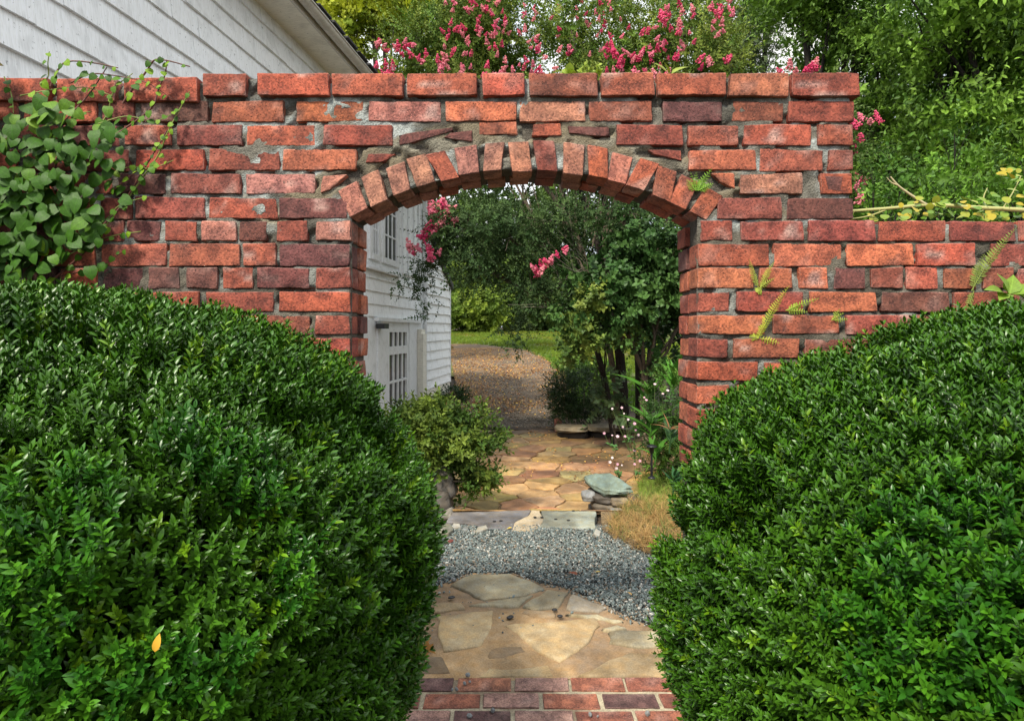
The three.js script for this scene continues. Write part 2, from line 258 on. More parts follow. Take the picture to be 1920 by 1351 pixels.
// a rounded, worn brick fitted to four corners (metres, counter-clockwise from bottom left) between two depths
function brickGeo(q, z0, z1, seed, tone, { nx = 10, ny = 4, nz = 3, wear = 1, lime = 0 } = {}) {
  const R = rng(seed * 7919 + 13), w = (Math.hypot(q[1][0] - q[0][0], q[1][1] - q[0][1]) + Math.hypot(q[2][0] - q[3][0], q[2][1] - q[3][1])) / 2, h = (Math.hypot(q[3][0] - q[0][0], q[3][1] - q[0][1]) + Math.hypot(q[2][0] - q[1][0], q[2][1] - q[1][1])) / 2, d = z1 - z0, r = 0.003;
  const g = new THREE.BoxGeometry(2, 2, 2, nx, ny, nz), p = g.attributes.position, n = g.attributes.normal, u = g.attributes.uv, col = [], ou = R() * 5, ov = R() * 5;
  const ring = (t, k, half) => { const m = Math.round((t + 1) / 2 * k); return m === 0 ? -half : m === k ? half : m === 1 ? -half + r : m === k - 1 ? half - r : mix(-half + r, half - r, (m - 1) / (k - 2)); };
  const sx = R() * 40, cl = (a, m) => clamp(a, -m, m), dark = R() < 0.45, limy = lime || (R() < 0.4 ? 0.75 : 0.25);
  for (let i = 0; i < p.count; i++) {
    let x = ring(p.getX(i), nx, w / 2), y = ring(p.getY(i), ny, h / 2), z = nz > 1 ? ring(p.getZ(i), nz, d / 2) : p.getZ(i) * d / 2;
    const c = V(cl(x, w / 2 - r), cl(y, h / 2 - r), cl(z, d / 2 - r)), e = V(x, y, z).sub(c), edge = e.length() > 1e-6 && (Math.abs(e.x) > 1e-6) + (Math.abs(e.y) > 1e-6) + (Math.abs(e.z) > 1e-6) > 1;
    if (e.length() > 1e-6) e.setLength(r);
    const f = noise3(x * 60 + sx, y * 60, z * 60), b = noise3(x * 17 + sx, y * 22 + 4, z * 20), chip = (Math.max(0, noise3(x * 30 + sx + 9, y * 30, z * 30) - 0.5) * (edge ? 0.02 : 0.004) + Math.max(0, noise3(x * 75 + sx, y * 75 + 9, z * 75) - 0.55) * (edge ? 0.014 : 0.002)) * wear;
    c.add(e); const nn = e.length() > 1e-6 ? e.clone().normalize() : V(n.getX(i), n.getY(i), n.getZ(i));
    c.addScaledVector(nn, (f - 0.5) * 0.0014 + (b - 0.5) * 0.003 * wear - chip);
    u.setXY(i, (Math.abs(n.getX(i)) > 0.5 ? z : x) + ou, (Math.abs(n.getY(i)) > 0.5 ? z : y) + ov);
    const s = c.x / w + 0.5, t = c.y / h + 0.5, X = mix(mix(q[0][0], q[1][0], s), mix(q[3][0], q[2][0], s), t), Y = mix(mix(q[0][1], q[1][1], s), mix(q[3][1], q[2][1], s), t);
    p.setXYZ(i, X, Y, (z0 + z1) / 2 + c.z);
    const soot = step(0.5, 0.78, fbm(x * 13 + sx, y * 18, z * 9 + 3, 3)) * (dark ? 0.6 : 0.2), lm = (edge ? 0.5 : 0) * noise3(x * 50 + sx, y * 50, 7) + limy * step(0.56, 0.8, fbm(x * 16 + sx + 30, y * 24, z * 9, 3)), v = 0.86 + 0.3 * b;
    const ch = (k, sootC, limeC) => mix(mix(tone[k] * v, sootC, soot), limeC, clamp(lm, 0, 0.75));
    col.push(ch(0, 0.06, 0.58), ch(1, 0.032, 0.4), ch(2, 0.028, 0.34));
  }
  g.setAttribute('color', new THREE.Float32BufferAttribute(col, 3)); return smooth(g);
}
const wq = (x0, x1, y0, y1, R, j = 1.6) => { const k = () => (R() - 0.5) * 2 * j; x0 -= 1.4; x1 += 1.4; y0 -= 1.5; y1 += 1.7; return [[wx(x0 + k()), wy(y1 + k())], [wx(x1 + k()), wy(y1 + k())], [wx(x1 + k()), wy(y0 + k())], [wx(x0 + k()), wy(y0 + k())]]; };
// courses as measured: top, bottom, then pairs of brick ends; a tone digit string follows
const COURSES = [
  [141, 180, [385, 461, 487, 617, 626, 755, 765, 893, 906, 982, 994, 1120, 1129, 1224, 1233, 1359, 1367, 1476, 1484, 1607], '3020010023', 1],
  [150, 190, [-290, -165, -155, -30, -20, 93, 111, 218, 237, 370], '01020', 1],
  [190, 226, [-230, -108, -95, 30, 45, 178, 192, 250, 263, 387, 398, 529, 555, 681, 692, 826, 837, 967, 974, 1096, 1105, 1223, 1243, 1354, 1374, 1469, 1480, 1600], '01234105253433334'],
  [235, 271, [-270, -150, -135, -10, 5, 105, 118, 221, 233, 317, 331, 452, 464, 589, 607, 733, 1158, 1280, 1291, 1386, 1397, 1521, 1534, 1597], '2013030331113023'],
  [281, 318, [-230, -110, -95, 30, 45, 140, 155, 240, 255, 380, 392, 522, 531, 667, 1293, 1417, 1427, 1543, 1556, 1599], '0103132213033'],
  [326, 361, [-270, -150, -135, -10, 5, 95, 108, 208, 222, 309, 321, 450, 461, 589, 1389, 1505, 1540, 1597], '01234355103'],
  [371, 408, [-230, -110, -95, 30, 45, 170, 189, 246, 255, 383, 392, 518, 524, 650, 1347, 1465, 1478, 1600], '012331434203'],
  [415, 450, [-250, -190, -175, -115, -100, -40, -25, 35, 48, 108, 120, 160, 172, 230, 237, 298, 308, 367, 378, 441, 448, 498, 520, 576, 594, 656, 1315, 1374, 1391, 1506, 1517, 1640, 1650, 1774, 1784, 1903, 1914, 2035, 2045, 2165], '01234034154351331311313'],
  [458, 497, [-230, -110, -95, 30, 45, 62, 74, 176, 188, 309, 319, 447, 457, 516, 524, 655, 1311, 1441, 1452, 1579, 1590, 1713, 1720, 1828, 1862, 1985, 1997, 2115], '1230200402203314'],
  [503, 539, [-255, -195, -180, -120, -105, -45, -30, 30, 42, 100, 112, 180, 193, 265, 278, 333, 350, 405, 417, 472, 481, 578, 594, 656, 1310, 1414, 1427, 1485, 1502, 1551, 1567, 1623, 1635, 1693, 1703, 1758, 1773, 1830, 1845, 1900, 1912, 1975], '012340444143202430131203'],
  [548, 583, [-230, -110, -95, 30, 45, 125, 140, 260, 274, 370, 387, 511, 524, 655, 1309, 1367, 1385, 1507, 1520, 1643, 1656, 1780, 1790, 1912, 1924, 2045], '012313103243013'],
  [592, 625, [140, 262, 276, 365, 378, 484, 495, 580, 592, 655, 1309, 1434, 1451, 1573, 1588, 1710, 1722, 1840], '031312110'],
  [636, 669, [275, 400, 413, 535, 548, 656, 1308, 1364, 1377, 1498, 1512, 1634, 1646, 1760], '1013034'],
  [680, 712, [350, 410, 425, 484, 498, 556, 570, 655, 1307, 1420, 1434, 1494, 1508, 1566], '42101032'],
  [724, 756, [400, 520, 534, 655, 1306, 1366, 1382, 1500, 1514, 1630], '10203'],
  [768, 800, [450, 510, 524, 580, 594, 656, 1306, 1428, 1442, 1500], '21201'],
  [812, 844, [410, 530, 543, 655, 1305, 1364, 1378, 1496], '1023'],
  [856, 888, [455, 515, 528, 585, 600, 655, 1305, 1428, 1440, 1500], '10210'],
];
let bs = 1;
const zf = () => ((bs * 37) % 11 - 5) * 0.0005;
for (const [y0, y1, e, tn, cap] of COURSES) for (let i = 0; i < e.length; i += 2) {
  const R = rng(bs * 31 + 5), t = TONES[+tn[(i / 2) % tn.length]].map((c) => c * (0.9 + 0.25 * R())), z = zf() + (cap ? 0.013 : 0);
  part('brick', brickGeo(wq(e[i], e[i + 1], y0, y1, R), cap ? -WALLT - 0.012 : z - 0.1, z, bs, t, { nx: e[i + 1] - e[i] > 90 ? 20 : 11, ny: 6, lime: tn[(i / 2) % tn.length] === '5' ? 0.9 : 0 }), M.brick, wall); bs++;
}
{ // a coping brick end with a broken corner, split bricks and wedges that follow the back of the arch
  const wedges = [
    [[747, 274], [851, 245], [848, 238], [745, 251], 4], [[831, 258], [886, 266], [886, 243], [845, 249], 4], [[897, 253], [970, 252], [969, 226], [897, 228], 2], [[997, 255], [1053, 254], [1052, 230], [998, 231], 0],
    [[1067, 250], [1145, 258], [1142, 237], [1064, 236], 4], [[684, 305], [720, 303], [744, 287], [690, 288], 3], [[601, 362], [619, 356], [652, 327], [604, 329], 5], [[1226, 288], [1280, 302], [1279, 280], [1216, 280], 3], [[1352, 342], [1378, 353], [1378, 324], [1334, 324], 2],
    [[1552, 357], [1597, 362], [1597, 328], [1545, 330], 4],
  ];
  for (const w of wedges) { const q = w.slice(0, 4).map(([x, y]) => [wx(x), wy(y)]); part('brick', brickGeo(q, -0.1, 0.001 + zf(), bs, TONES[w[4]], { nx: 8, wear: 1.7 }), M.brick, wall, w[4] === 4 ? 'dark broken brick piece' : undefined); bs++; }
  // the arch ring: a front and a back row of bricks on edge
  const mids = [662, 702, 747, 790, 830, 876, 925, 975, 1023, 1076, 1122, 1162, 1204, 1246, 1283, 1325], tn = '5555055535050001';
  mids.forEach((m, i) => { for (const back of [0, 1]) {
    const R = rng(bs * 17), a = Math.asin((m - ARC.x) / 684) + (back ? (R() - 0.5) * 0.012 : 0), hw = (i === 7 || i === 5 ? 20 : 19) * (0.95 + 0.1 * R()), r0 = ARC.r + (R() - 0.5) * 5, r1 = ARC.r + (back ? 52 : 57) + (R() - 0.5) * 5, tilt = (R() - 0.5) * 0.05;
    const at = (r, s) => { const an = a + tilt * (r - 684) / 60, x = ARC.x + r * Math.sin(an) + s * Math.cos(an) * (r / 684), y = ARC.y - r * Math.cos(an) + s * Math.sin(an) * (r / 684); return [wx(x), wy(y)]; };
    part('arch_brick', brickGeo([at(r0, -hw), at(r0, hw), at(r1, hw), at(r1, -hw)], back ? -WALLT + 0.002 : zf() - 0.098, back ? -0.108 : 0.003 + zf(), bs, TONES[+tn[i]].map((c) => c * (0.9 + 0.2 * R())), { nx: 5, ny: 6, nz: 4 }), M.brick, wall); bs++;
  } });
  // the far row of jamb bricks
  for (const [y0, y1] of COURSES.slice(7)) for (const [a, b] of [[545, 658], [1307, 1420]]) { const R = rng(bs * 23), o = (R() - 0.5) * 6; part('brick', brickGeo(wq(a + o, b + o, y0, y1, R), -WALLT + 0.001, -0.11, bs, TONES[Math.floor(R() * 5)], { nx: 6, nz: 4 }), M.brick, wall); bs++; }
  // the far face, its bricks too hidden to be told apart
  const low = []; for (let y = 900, k = 0; y < 1480; y += 44.4, k++) for (let x = -430 + (k % 2) * 70; x < 2350; x += 141) { if (x + 128 > 657 && x < 1307) continue; const R = rng(bs * 3); low.push(brickGeo(wq(x, x + 128, y, y + 33, R), -0.08, zf(), bs, TONES[Math.floor(R() * 5)], { nx: 3, ny: 3, nz: 1 })); bs++; }
  COURSES.slice(7).forEach(([y0, y1, e], r) => { const add = (x0, x1) => { const R = rng(bs * 3); low.push(brickGeo(wq(x0, x1, y0, y1, R), -0.08, zf(), bs, TONES[Math.floor(R() * 5)], { nx: 3, ny: 3, nz: 1 })); bs++; }; for (let x = Math.max(...e) + 12; x < 2330; x += 141) add(x, Math.min(x + 128, 2346)); for (let x = Math.min(...e) - 12; x > -420; x -= 141) add(Math.max(x - 128, -430), x); });
  const m = part('brick_courses', mergeGeometries(low), M.brick, wall); m.userData.kind = 'stuff';
}
{ // mortar: a solid core and a lumpy face with recessed, smeared joints
  const hole = (s, lx, rx, rr) => { s.lineTo(wx(rx), 0.0); s.lineTo(wx(rx), wy(ARC.y - Math.sqrt(rr * rr - (rx - ARC.x) ** 2))); const n = 40, a0 = Math.asin((rx - ARC.x) / rr), a1 = Math.asin((lx - ARC.x) / rr); for (let i = 0; i <= n; i++) { const a = mix(a0, a1, i / n); s.lineTo(wx(ARC.x + rr * Math.sin(a)), wy(ARC.y - rr * Math.cos(a))); } s.lineTo(wx(lx), 0.0); };
  const s = new THREE.Shape(); s.moveTo(wx(-430), 0); s.lineTo(wx(-430), wy(160)); s.lineTo(wx(380), wy(160)); s.lineTo(wx(386), wy(148)); s.lineTo(wx(1600), wy(150)); s.lineTo(wx(1594), wy(420)); s.lineTo(wx(2350), wy(420)); s.lineTo(wx(2350), 0); hole(s, 653, 1313, ARC.r + 7);
  const pts = s.getPoints(); pts.reverse();
  part('mortar', new THREE.ExtrudeGeometry(s, { depth: WALLT - 0.022, bevelEnabled: false }).translate(0, 0, -WALLT + 0.004), M.mortarPlain, wall);
  const X0 = -430, X1 = 2350, Y0 = 146, Y1 = 900, st = 5, nx = Math.round((X1 - X0) / st), ny = Math.round((Y1 - Y0) / st), LX = 658, RX = 1309, RR = ARC.r + 5, pos = [], col = [], uv = [], idx = [], inside = [];
  const arcY = (x) => ARC.y - Math.sqrt(Math.max(0, RR * RR - (x - ARC.x) ** 2));
  const open = (x, y) => (x > LX && x < RX && y > arcY(x)) || (x > 1597 && y < 419) || (x < 378 && y < 156);
  for (let j = 0; j <= ny; j++) for (let i = 0; i <= nx; i++) {
    let x = X0 + i * st, y = Y0 + j * st, o = open(x, y) ? 1 : 0, back = 0; inside.push(o);
    if (o) { back = 0.012; if (x > 1597 && y < 419) { if (x - 1597 < 419 - y) x = 1597; else y = 419; } else if (x < 378 && y < 156) { if (378 - x < 156 - y) x = 378; else y = 156; } else { const dl = Math.min(x - LX, RX - x), da = y - arcY(x); if (dl < da || y > 430) x = x - LX < RX - x ? LX : RX; else { const a = Math.atan2(x - ARC.x, ARC.y - y); x = ARC.x + RR * Math.sin(a); y = ARC.y - RR * Math.cos(a); } } }
    const X = wx(x), Y = wy(y), a = fbm(X * 14, Y * 14, 2, 4), b = fbm(X * 45, Y * 45, 5, 2), sme = step(0.52, 0.66, fbm(X * 7 + 3, Y * 12, 8, 3));
    const dz = -0.0062 + (a - 0.5) * 0.014 + (b - 0.5) * 0.006 + sme * 0.003 - step(0.6, 0.7, fbm(X * 22, Y * 30, 31, 2)) * 0.016;
    pos.push(X, Y, Math.min(dz, -0.0026) - back * 0.6); uv.push(X, Y);
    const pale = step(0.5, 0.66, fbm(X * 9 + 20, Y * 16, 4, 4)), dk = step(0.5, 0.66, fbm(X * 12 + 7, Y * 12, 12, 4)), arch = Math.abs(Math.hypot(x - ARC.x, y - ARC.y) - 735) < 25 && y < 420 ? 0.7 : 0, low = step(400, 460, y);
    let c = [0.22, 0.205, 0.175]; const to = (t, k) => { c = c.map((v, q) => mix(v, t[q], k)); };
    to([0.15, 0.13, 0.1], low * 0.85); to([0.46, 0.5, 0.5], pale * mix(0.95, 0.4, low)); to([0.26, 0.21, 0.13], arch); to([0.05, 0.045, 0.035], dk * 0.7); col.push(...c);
  }
  for (let j = 0; j < ny; j++) for (let i = 0; i < nx; i++) { const a = j * (nx + 1) + i, b = a + nx + 1; if (inside[a] + inside[a + 1] + inside[b] + inside[b + 1] > 3) continue; if (inside[a] + inside[b] + inside[a + 1] + inside[b + 1] === 3 && false) continue; idx.push(a, b, a + 1, a + 1, b, b + 1); }
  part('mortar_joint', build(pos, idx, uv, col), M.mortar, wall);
}
// ------------------------------------------------------------------ the white shingled barn on the left
const barn = thing('white_barn', 'white shingled barn behind the wall on the left, with gutter, windows and glazed door', 'barn', V(-2.608, 0, -2.3));
barn.rotation.y = Math.atan2(0.9926, 0.1216);                                    // local x runs along its wall away from us, local z points out of the wall
{
  const R = rng(404), sAt = (px) => (2.89 / (0.1225 - (px - 960) / F) - 2.3) / 0.9926;
  const boards = (mat, s0, s1, h0, h1, expo, wmin, wmax, name, out = [], skip, thick = 0.026) => {
    for (let h = h0, row = 0; h < h1 - 0.02; h += expo, row++) {
      const sag = (x) => (noise3(x * 1.2, row * 3.1, 5) - 0.5) * 0.012; let x = s0;
      while (x < s1 - 0.02) {
        let w = Math.min(mix(wmin, wmax, R()), s1 - x); if (s1 - x - w < 0.05) w = s1 - x; const top = Math.min(h + expo + 0.035, h1 + 0.02);
        if (!skip || !skip(x, x + w, h)) {
          const d = (R() - 0.5) * 0.004, y0 = h + sag(x) + (R() - 0.5) * 0.006, y1 = h + sag(x + w) + (R() - 0.5) * 0.006, t = thick + R() * 0.004, g = 0.0011;
          const v = [[x + g, y0, t + d], [x + w - g, y1, t + d], [x + w - g, top, 0.002 + d], [x + g, top, 0.002 + d], [x + g, y0, -0.004], [x + w - g, y1, -0.004], [x + w - g, top, -0.004], [x + g, top, -0.004]], pos = [], uv = [], o = R() * 3;
          for (const f of [[0, 1, 2, 3], [4, 5, 1, 0], [5, 6, 2, 1], [7, 4, 0, 3]]) for (const k of [0, 1, 2, 0, 2, 3]) { const a = v[f[k]]; pos.push(...a); uv.push(a[0] + o, a[1] + a[2] + o); }
          out.push(part(name, build(pos, pos.map((_, i) => i).slice(0, pos.length / 3), uv), mat, barn));
        }
        x += w;
      }
    }
    return out;
  };
  // body, roof, eaves
  part('wall', merge([box(0, 8.5, -0.3, 4.4, -4.2, 0, 0), box(8.5, 10.62, -0.3, 2.62, -3.4, 0, 0)]), M.paint, barn);
  { const pos = [], uv = []; for (const [s0, s1, h0, h1, e] of [[0, 5.6, 0.02, 4.33, 0.19], [5.6, 8.48, 3.6, 4.33, 0.19]]) for (let h = h0; h < h1; h += e) { const t = Math.min(h + e, h1), v = [[s0, h, 0.011], [s1, h, 0.011], [s1, t, 0.0015], [s0, t, 0.0015], [s0, h, 0], [s1, h, 0]]; for (const f of [[0, 1, 2, 3], [4, 5, 1, 0]]) for (const k of [0, 1, 2, 0, 2, 3]) { pos.push(...v[f[k]]); uv.push(v[f[k]][0], v[f[k]][1]); } } const m = part('siding', build(pos, pos.map((_, i) => i).slice(0, pos.length / 3), uv), M.paint, barn); m.userData.kind = 'stuff'; }
  boards(M.paint, 0.02, 6.6, 2.3, 4.33, 0.19, 0.22, 0.46, 'clapboard', [], (a, b, h) => h < 2.3 + a * 0.2 - 0.15 || h > 3.05 + a * 0.42);
  part('soffit', box(0, 8.6, 4.335, 4.35, 0.001, 0.325, 0), M.cream, barn);
  part('fascia', box(-0.1, 8.62, 4.31, 4.43, 0.326, 0.345), M.gutter, barn);
  { // half-round gutter with a rolled lip and its hangers
    const pos = [], idx = [], uv = [], n = 10, L = 30;
    for (let i = 0; i <= L; i++) for (let k = 0; k <= n; k++) for (const q of [0, 1]) { const a = Math.PI + k / n * Math.PI, r = 0.052 - q * 0.005, s = mix(-0.1, 8.62, i / L), dip = (noise3(s * 1.3, 1, 1) - 0.5) * 0.012; pos.push(s, 4.385 + dip + Math.sin(a) * r, 0.4 + Math.cos(a) * r); uv.push(s, k * 0.02); }
    const at = (i, k, q) => (i * (n + 1) + k) * 2 + q;
    for (let i = 0; i < L; i++) for (let k = 0; k < n; k++) for (const q of [0, 1]) idx.push(at(i, k, q), at(i + 1, k, q), at(i, k + 1, q), at(i, k + 1, q), at(i + 1, k, q), at(i + 1, k + 1, q));
    const g = part('gutter', merge([build(pos, idx, uv), new THREE.CylinderGeometry(0.009, 0.009, 8.72, 8).rotateZ(Math.PI / 2).translate(4.26, 4.387, 0.453)]), M.gutter, barn);
    for (let s = 0.4; s < 8.5; s += 0.9) part('hanger', box(s, s + 0.025, 4.387, 4.392, 0.346, 0.45, 0), M.gutter, g);
  }
  const roof = part('roof', new THREE.BufferGeometry(), M.roof, barn);
  roof.geometry = (() => { const a = [[0.4, 4.435], [-2.1, 6.1], [-2.1, 6.16], [0.42, 4.46]], pos = [], idx = []; for (const s of [-0.2, 8.75]) for (const [z, y] of a) pos.push(s, y, z); for (const f of [[0, 1, 5, 4], [1, 2, 6, 5], [2, 3, 7, 6], [3, 0, 4, 7], [0, 3, 2, 1], [4, 5, 6, 7]]) idx.push(f[0], f[1], f[2], f[0], f[2], f[3]); return build(pos, idx, pos.flatMap((_, i) => i % 3 ? [] : [pos[i], pos[i + 1]])).toNonIndexed(); })(); roof.geometry.computeVertexNormals();
  for (let k = 0; k < 26; k++) { const s = 0.2 + k * 0.32; part('roof_shingle', box(s, s + 0.27, 4.462, 4.472 + R() * 0.012, 0.2, 0.43 + R() * 0.02, 0).rotateX(0).translate(0, 0, 0), M.roof, roof); }
  // board and batten band with two windows over a ledge
  const dark = [], s0 = 5.6, ledge = 2.31;
  boards(M.paint, 5.6, sAt(786), 1.66, ledge - 0.02, 0.172, 0.16, 0.34, 'shingle', [], null, 0.022);
  part('plank', box(s0, 8.42, ledge + 0.05, 3.6, 0.001, 0.018, 0), M.paint, barn);
  for (const px of [744, 751, 761, 772, 781]) { const s = sAt(px); const b = part('batten', box(s, s + 0.045, ledge + 0.05, 3.6, 0.019, 0.042), M.trim, barn); for (let h = 2.5; h < 3.5; h += 0.26) part('nail', new THREE.SphereGeometry(0.009, 6, 5).translate(s + 0.022, h, 0.043), M.dark, b); }
  part('ledge', merge([box(5.6, sAt(747), ledge - 0.03, ledge, 0.02, 0.085), box(5.6, sAt(747), ledge, ledge + 0.048, 0.019, 0.06)]), M.trim, barn);
  for (const [a, b] of [[sAt(692), sAt(704)], [sAt(716), sAt(739)]]) {
    const w = part('window', merge([box(a - 0.09, a, 2.42, 3.5, 0.019, 0.05), box(b, b + 0.09, 2.42, 3.5, 0.019, 0.05), box(a, b, 2.42, 2.5, 0.019, 0.058)]), M.trim, barn);
    const cols = 3, rows = 3, g = [];
    for (let k = 0; k < cols; k++) for (let r = 0; r < rows; r++) { const x = mix(a, b, k / cols), x1 = mix(a, b, (k + 1) / cols), y = mix(2.5, 3.5, r / rows), y1 = mix(2.5, 3.5, (r + 1) / rows); part('pane', box(x + 0.012, x1 - 0.012, y + 0.012, y1 - 0.012, 0.0195, 0.022, 0), M.glass, w); }
    for (let k = 0; k <= cols; k++) { const x = mix(a, b, k / cols); g.push(box(x - 0.012, x + 0.012, 2.5, 3.5, 0.019, 0.038, 0)); }
    for (let r = 1; r < rows; r++) { const y = mix(2.5, 3.5, r / rows); g.push(box(a + 0.012, b - 0.012, y - 0.012, y + 0.012, 0.019, 0.035, 0)); }
    part('muntin', merge(g), M.trim, w);
  }
  // the glazed door in its wide casing
  const a = sAt(722), b = sAt(762);
  part('plank', box(5.6, sAt(703), -0.1, 1.62, 0.001, 0.02, 0), M.trim, barn);
  part('door_casing', merge([box(sAt(703), a, -0.1, 1.6, 0.001, 0.045), box(b, sAt(771), -0.1, 1.6, 0.001, 0.05), box(sAt(772), sAt(783), -0.1, 1.6, 0.001, 0.028), box(sAt(700), sAt(786), 1.6, 1.655, 0.001, 0.07), box(a, b, 1.5, 1.6, 0.001, 0.03)]), M.trim, barn);
  part('bracket', box(sAt(699), sAt(708), 1.5, 1.57, 0.046, 0.16), M.dark, barn);
  const door = part('door', merge([box(a, a + 0.09, -0.1, 1.5, 0.001, 0.035), box(b - 0.09, b, -0.1, 1.5, 0.001, 0.035), box(a + 0.09, b - 0.09, 1.12, 1.24, 0.001, 0.04), box(a + 0.09, b - 0.09, 1.45, 1.5, 0.001, 0.034), box(a + 0.09, b - 0.09, -0.1, 0.34, 0.001, 0.034)]), M.trim, barn);
  for (const [y0, y1] of [[1.24, 1.45], [0.34, 1.12]]) for (let k = 0; k < 4; k++) {
    const x = mix(a + 0.09, b - 0.09, k / 4), x1 = mix(a + 0.09, b - 0.09, (k + 1) / 4);
    part('pane', box(x + 0.02, x1 - 0.02, y0, y1, 0.004, 0.007, 0), M.glass, door); if (k) part('muntin', box(x - 0.02, x + 0.02, y0, y1, 0.001, 0.032, 0), M.trim, door);
  }
  part('muntin', box(a + 0.09, b - 0.09, 0.7, 0.735, 0.001, 0.03, 0), M.trim, door);
  // downspout and the box over its foot
  part('downspout', limb([V(sAt(789), 4.2, 0.07), V(sAt(789), 3, 0.075), V(sAt(789), 1.5, 0.07), V(sAt(789), -0.05, 0.07)], 0.042, 0.042, 12, 0.02), M.trim, barn);
  part('pipe_cover', merge([box(sAt(779), sAt(786), 0, 1.42, 0.03, 0.13), box(sAt(779), sAt(786.5), 1.42, 1.5, 0.03, 0.1)]), M.cream, barn);
  // lean-to with a falling rake, shingled to the sill, over a pale foundation
  const e0 = 8.62, e1 = 10.6, rake = (s) => mix(3.45, 2.5, Math.pow((s - e0) / (e1 - e0), 0.8));
  boards(M.paint, e0, e1, 0.42, 3.2, 0.172, 0.3, 0.62, 'shingle', [], (x, x1, h) => h + 0.17 > rake((x + x1) / 2), 0.032);
  { const pos = [], idx = [], n = 10; for (let i = 0; i <= n; i++) { const s = mix(e0, e1 + 0.12, i / n); for (const [dy, z] of [[-0.1, 0.02], [-0.1, 0.07], [0.02, 0.07], [0.02, -0.3]]) pos.push(s, rake(Math.min(s, e1)) - Math.max(0, s - e1) * 0.6 + dy, z); } for (let i = 0; i < n; i++) for (let k = 0; k < 3; k++) { const q = i * 4 + k; idx.push(q, q + 4, q + 1, q + 1, q + 4, q + 5); } part('rake_board', build(pos, idx, pos.flatMap((_, i) => i % 3 ? [] : [pos[i], pos[i + 1]])), M.roof, barn); }
  part('corner_board', box(e1, e1 + 0.06, 0.4, 2.5, -0.02, 0.03), M.trim, barn);
  part('foundation', box(e0, e1 + 0.02, -0.3, 0.4, 0.001, 0.012), M.cream, barn);
}
single('leaning_board', box(-0.16, 0.16, 0, 0.42, -0.012, 0.012).rotateX(-0.3).rotateY(1.0), M.dark, V(-1.31, -0.02, -9.9), 'black board leaning against the foot of the white barn', 'board');
// ------------------------------------------------------------------ paving, gravel, stones
const GP = (px, py) => { const D = F * EYE / (py - HOR); return [(px - 960) * D / F, D]; };   // measured points on the level path
function clip(poly, nx, ny, c) { const o = []; for (let i = 0; i < poly.length; i++) { const a = poly[i], b = poly[(i + 1) % poly.length], da = a[0] * nx + a[1] * ny - c, db = b[0] * nx + b[1] * ny - c; if (da <= 0) o.push(a); if (da * db < 0) { const t = da / (da - db); o.push([mix(a[0], b[0], t), mix(a[1], b[1], t)]); } } return o; }
function inPoly(p, x, y) { let c = false; for (let i = 0, j = p.length - 1; i < p.length; j = i++) if ((p[i][1] > y) !== (p[j][1] > y) && x < (p[j][0] - p[i][0]) * (y - p[i][1]) / (p[j][1] - p[i][1]) + p[i][0]) c = !c; return c; }
// a flat slab with a chipped outline: (x, depth) polygon, top height function, thickness
function slab(poly, top, th, seed, tint, { wob = 0.012, rough = 0.003, inset = 0.006 } = {}) {
  const R = rng(seed), ring = [], n = poly.length; let cx = 0, cz = 0;
  for (let i = 0; i < n; i++) { const a = poly[i], b = poly[(i + 1) % n], L = Math.hypot(b[0] - a[0], b[1] - a[1]), k = Math.max(2, Math.round(L / 0.05)); for (let q = 0; q < k; q++) { const t = q / k, x = mix(a[0], b[0], t), z = mix(a[1], b[1], t), w = q ? (fbm(x * 9 + seed, z * 9, seed, 3) - 0.5) * 2 * wob : 0, nx = (b[1] - a[1]) / L, nz = -(b[0] - a[0]) / L; ring.push([x + nx * w, z + nz * w]); } }
  for (const p of ring) { cx += p[0] / ring.length; cz += p[1] / ring.length; }
  const pos = [], col = [], uv = [], idx = [], m = ring.length, put = (x, z, y) => { const v = 0.8 + 0.45 * fbm(x * 5 + seed, z * 5, 3, 4), s = step(0.46, 0.7, fbm(x * 3.4, z * 3.4 + seed, 9, 3)) * 0.55; pos.push(x, y, -z); uv.push(x + seed * 0.37, z); col.push(tint[0] * v * (1 - s * 0.7), tint[1] * v * (1 - s * 0.72), tint[2] * v * (1 - s * 0.72)); };
  const lv = [[1, -th], [1, -inset], [0.985, 0], [0.66, 0], [0.33, 0]];
  for (const [k, dy] of lv) for (const p of ring) { const s = k === 0.985 ? 1 - inset / Math.max(0.05, Math.hypot(p[0] - cx, p[1] - cz)) : k, x = mix(cx, p[0], s), z = mix(cz, p[1], s); put(x, z, top(x, z) + dy + (k < 1 ? (fbm(x * 14 + seed, z * 14, 1, 3) - 0.5) * rough * 2 : 0)); }
  put(cx, cz, top(cx, cz));
  for (let l = 0; l < lv.length - 1; l++) for (let i = 0; i < m; i++) { const a = l * m + i, b = l * m + (i + 1) % m; idx.push(a, a + m, b, b, a + m, b + m); }
  const c = pos.length / 3 - 1, o = (lv.length - 1) * m; for (let i = 0; i < m; i++) idx.push(o + i, c, o + (i + 1) % m);
  return build(pos, idx, uv, col);
}
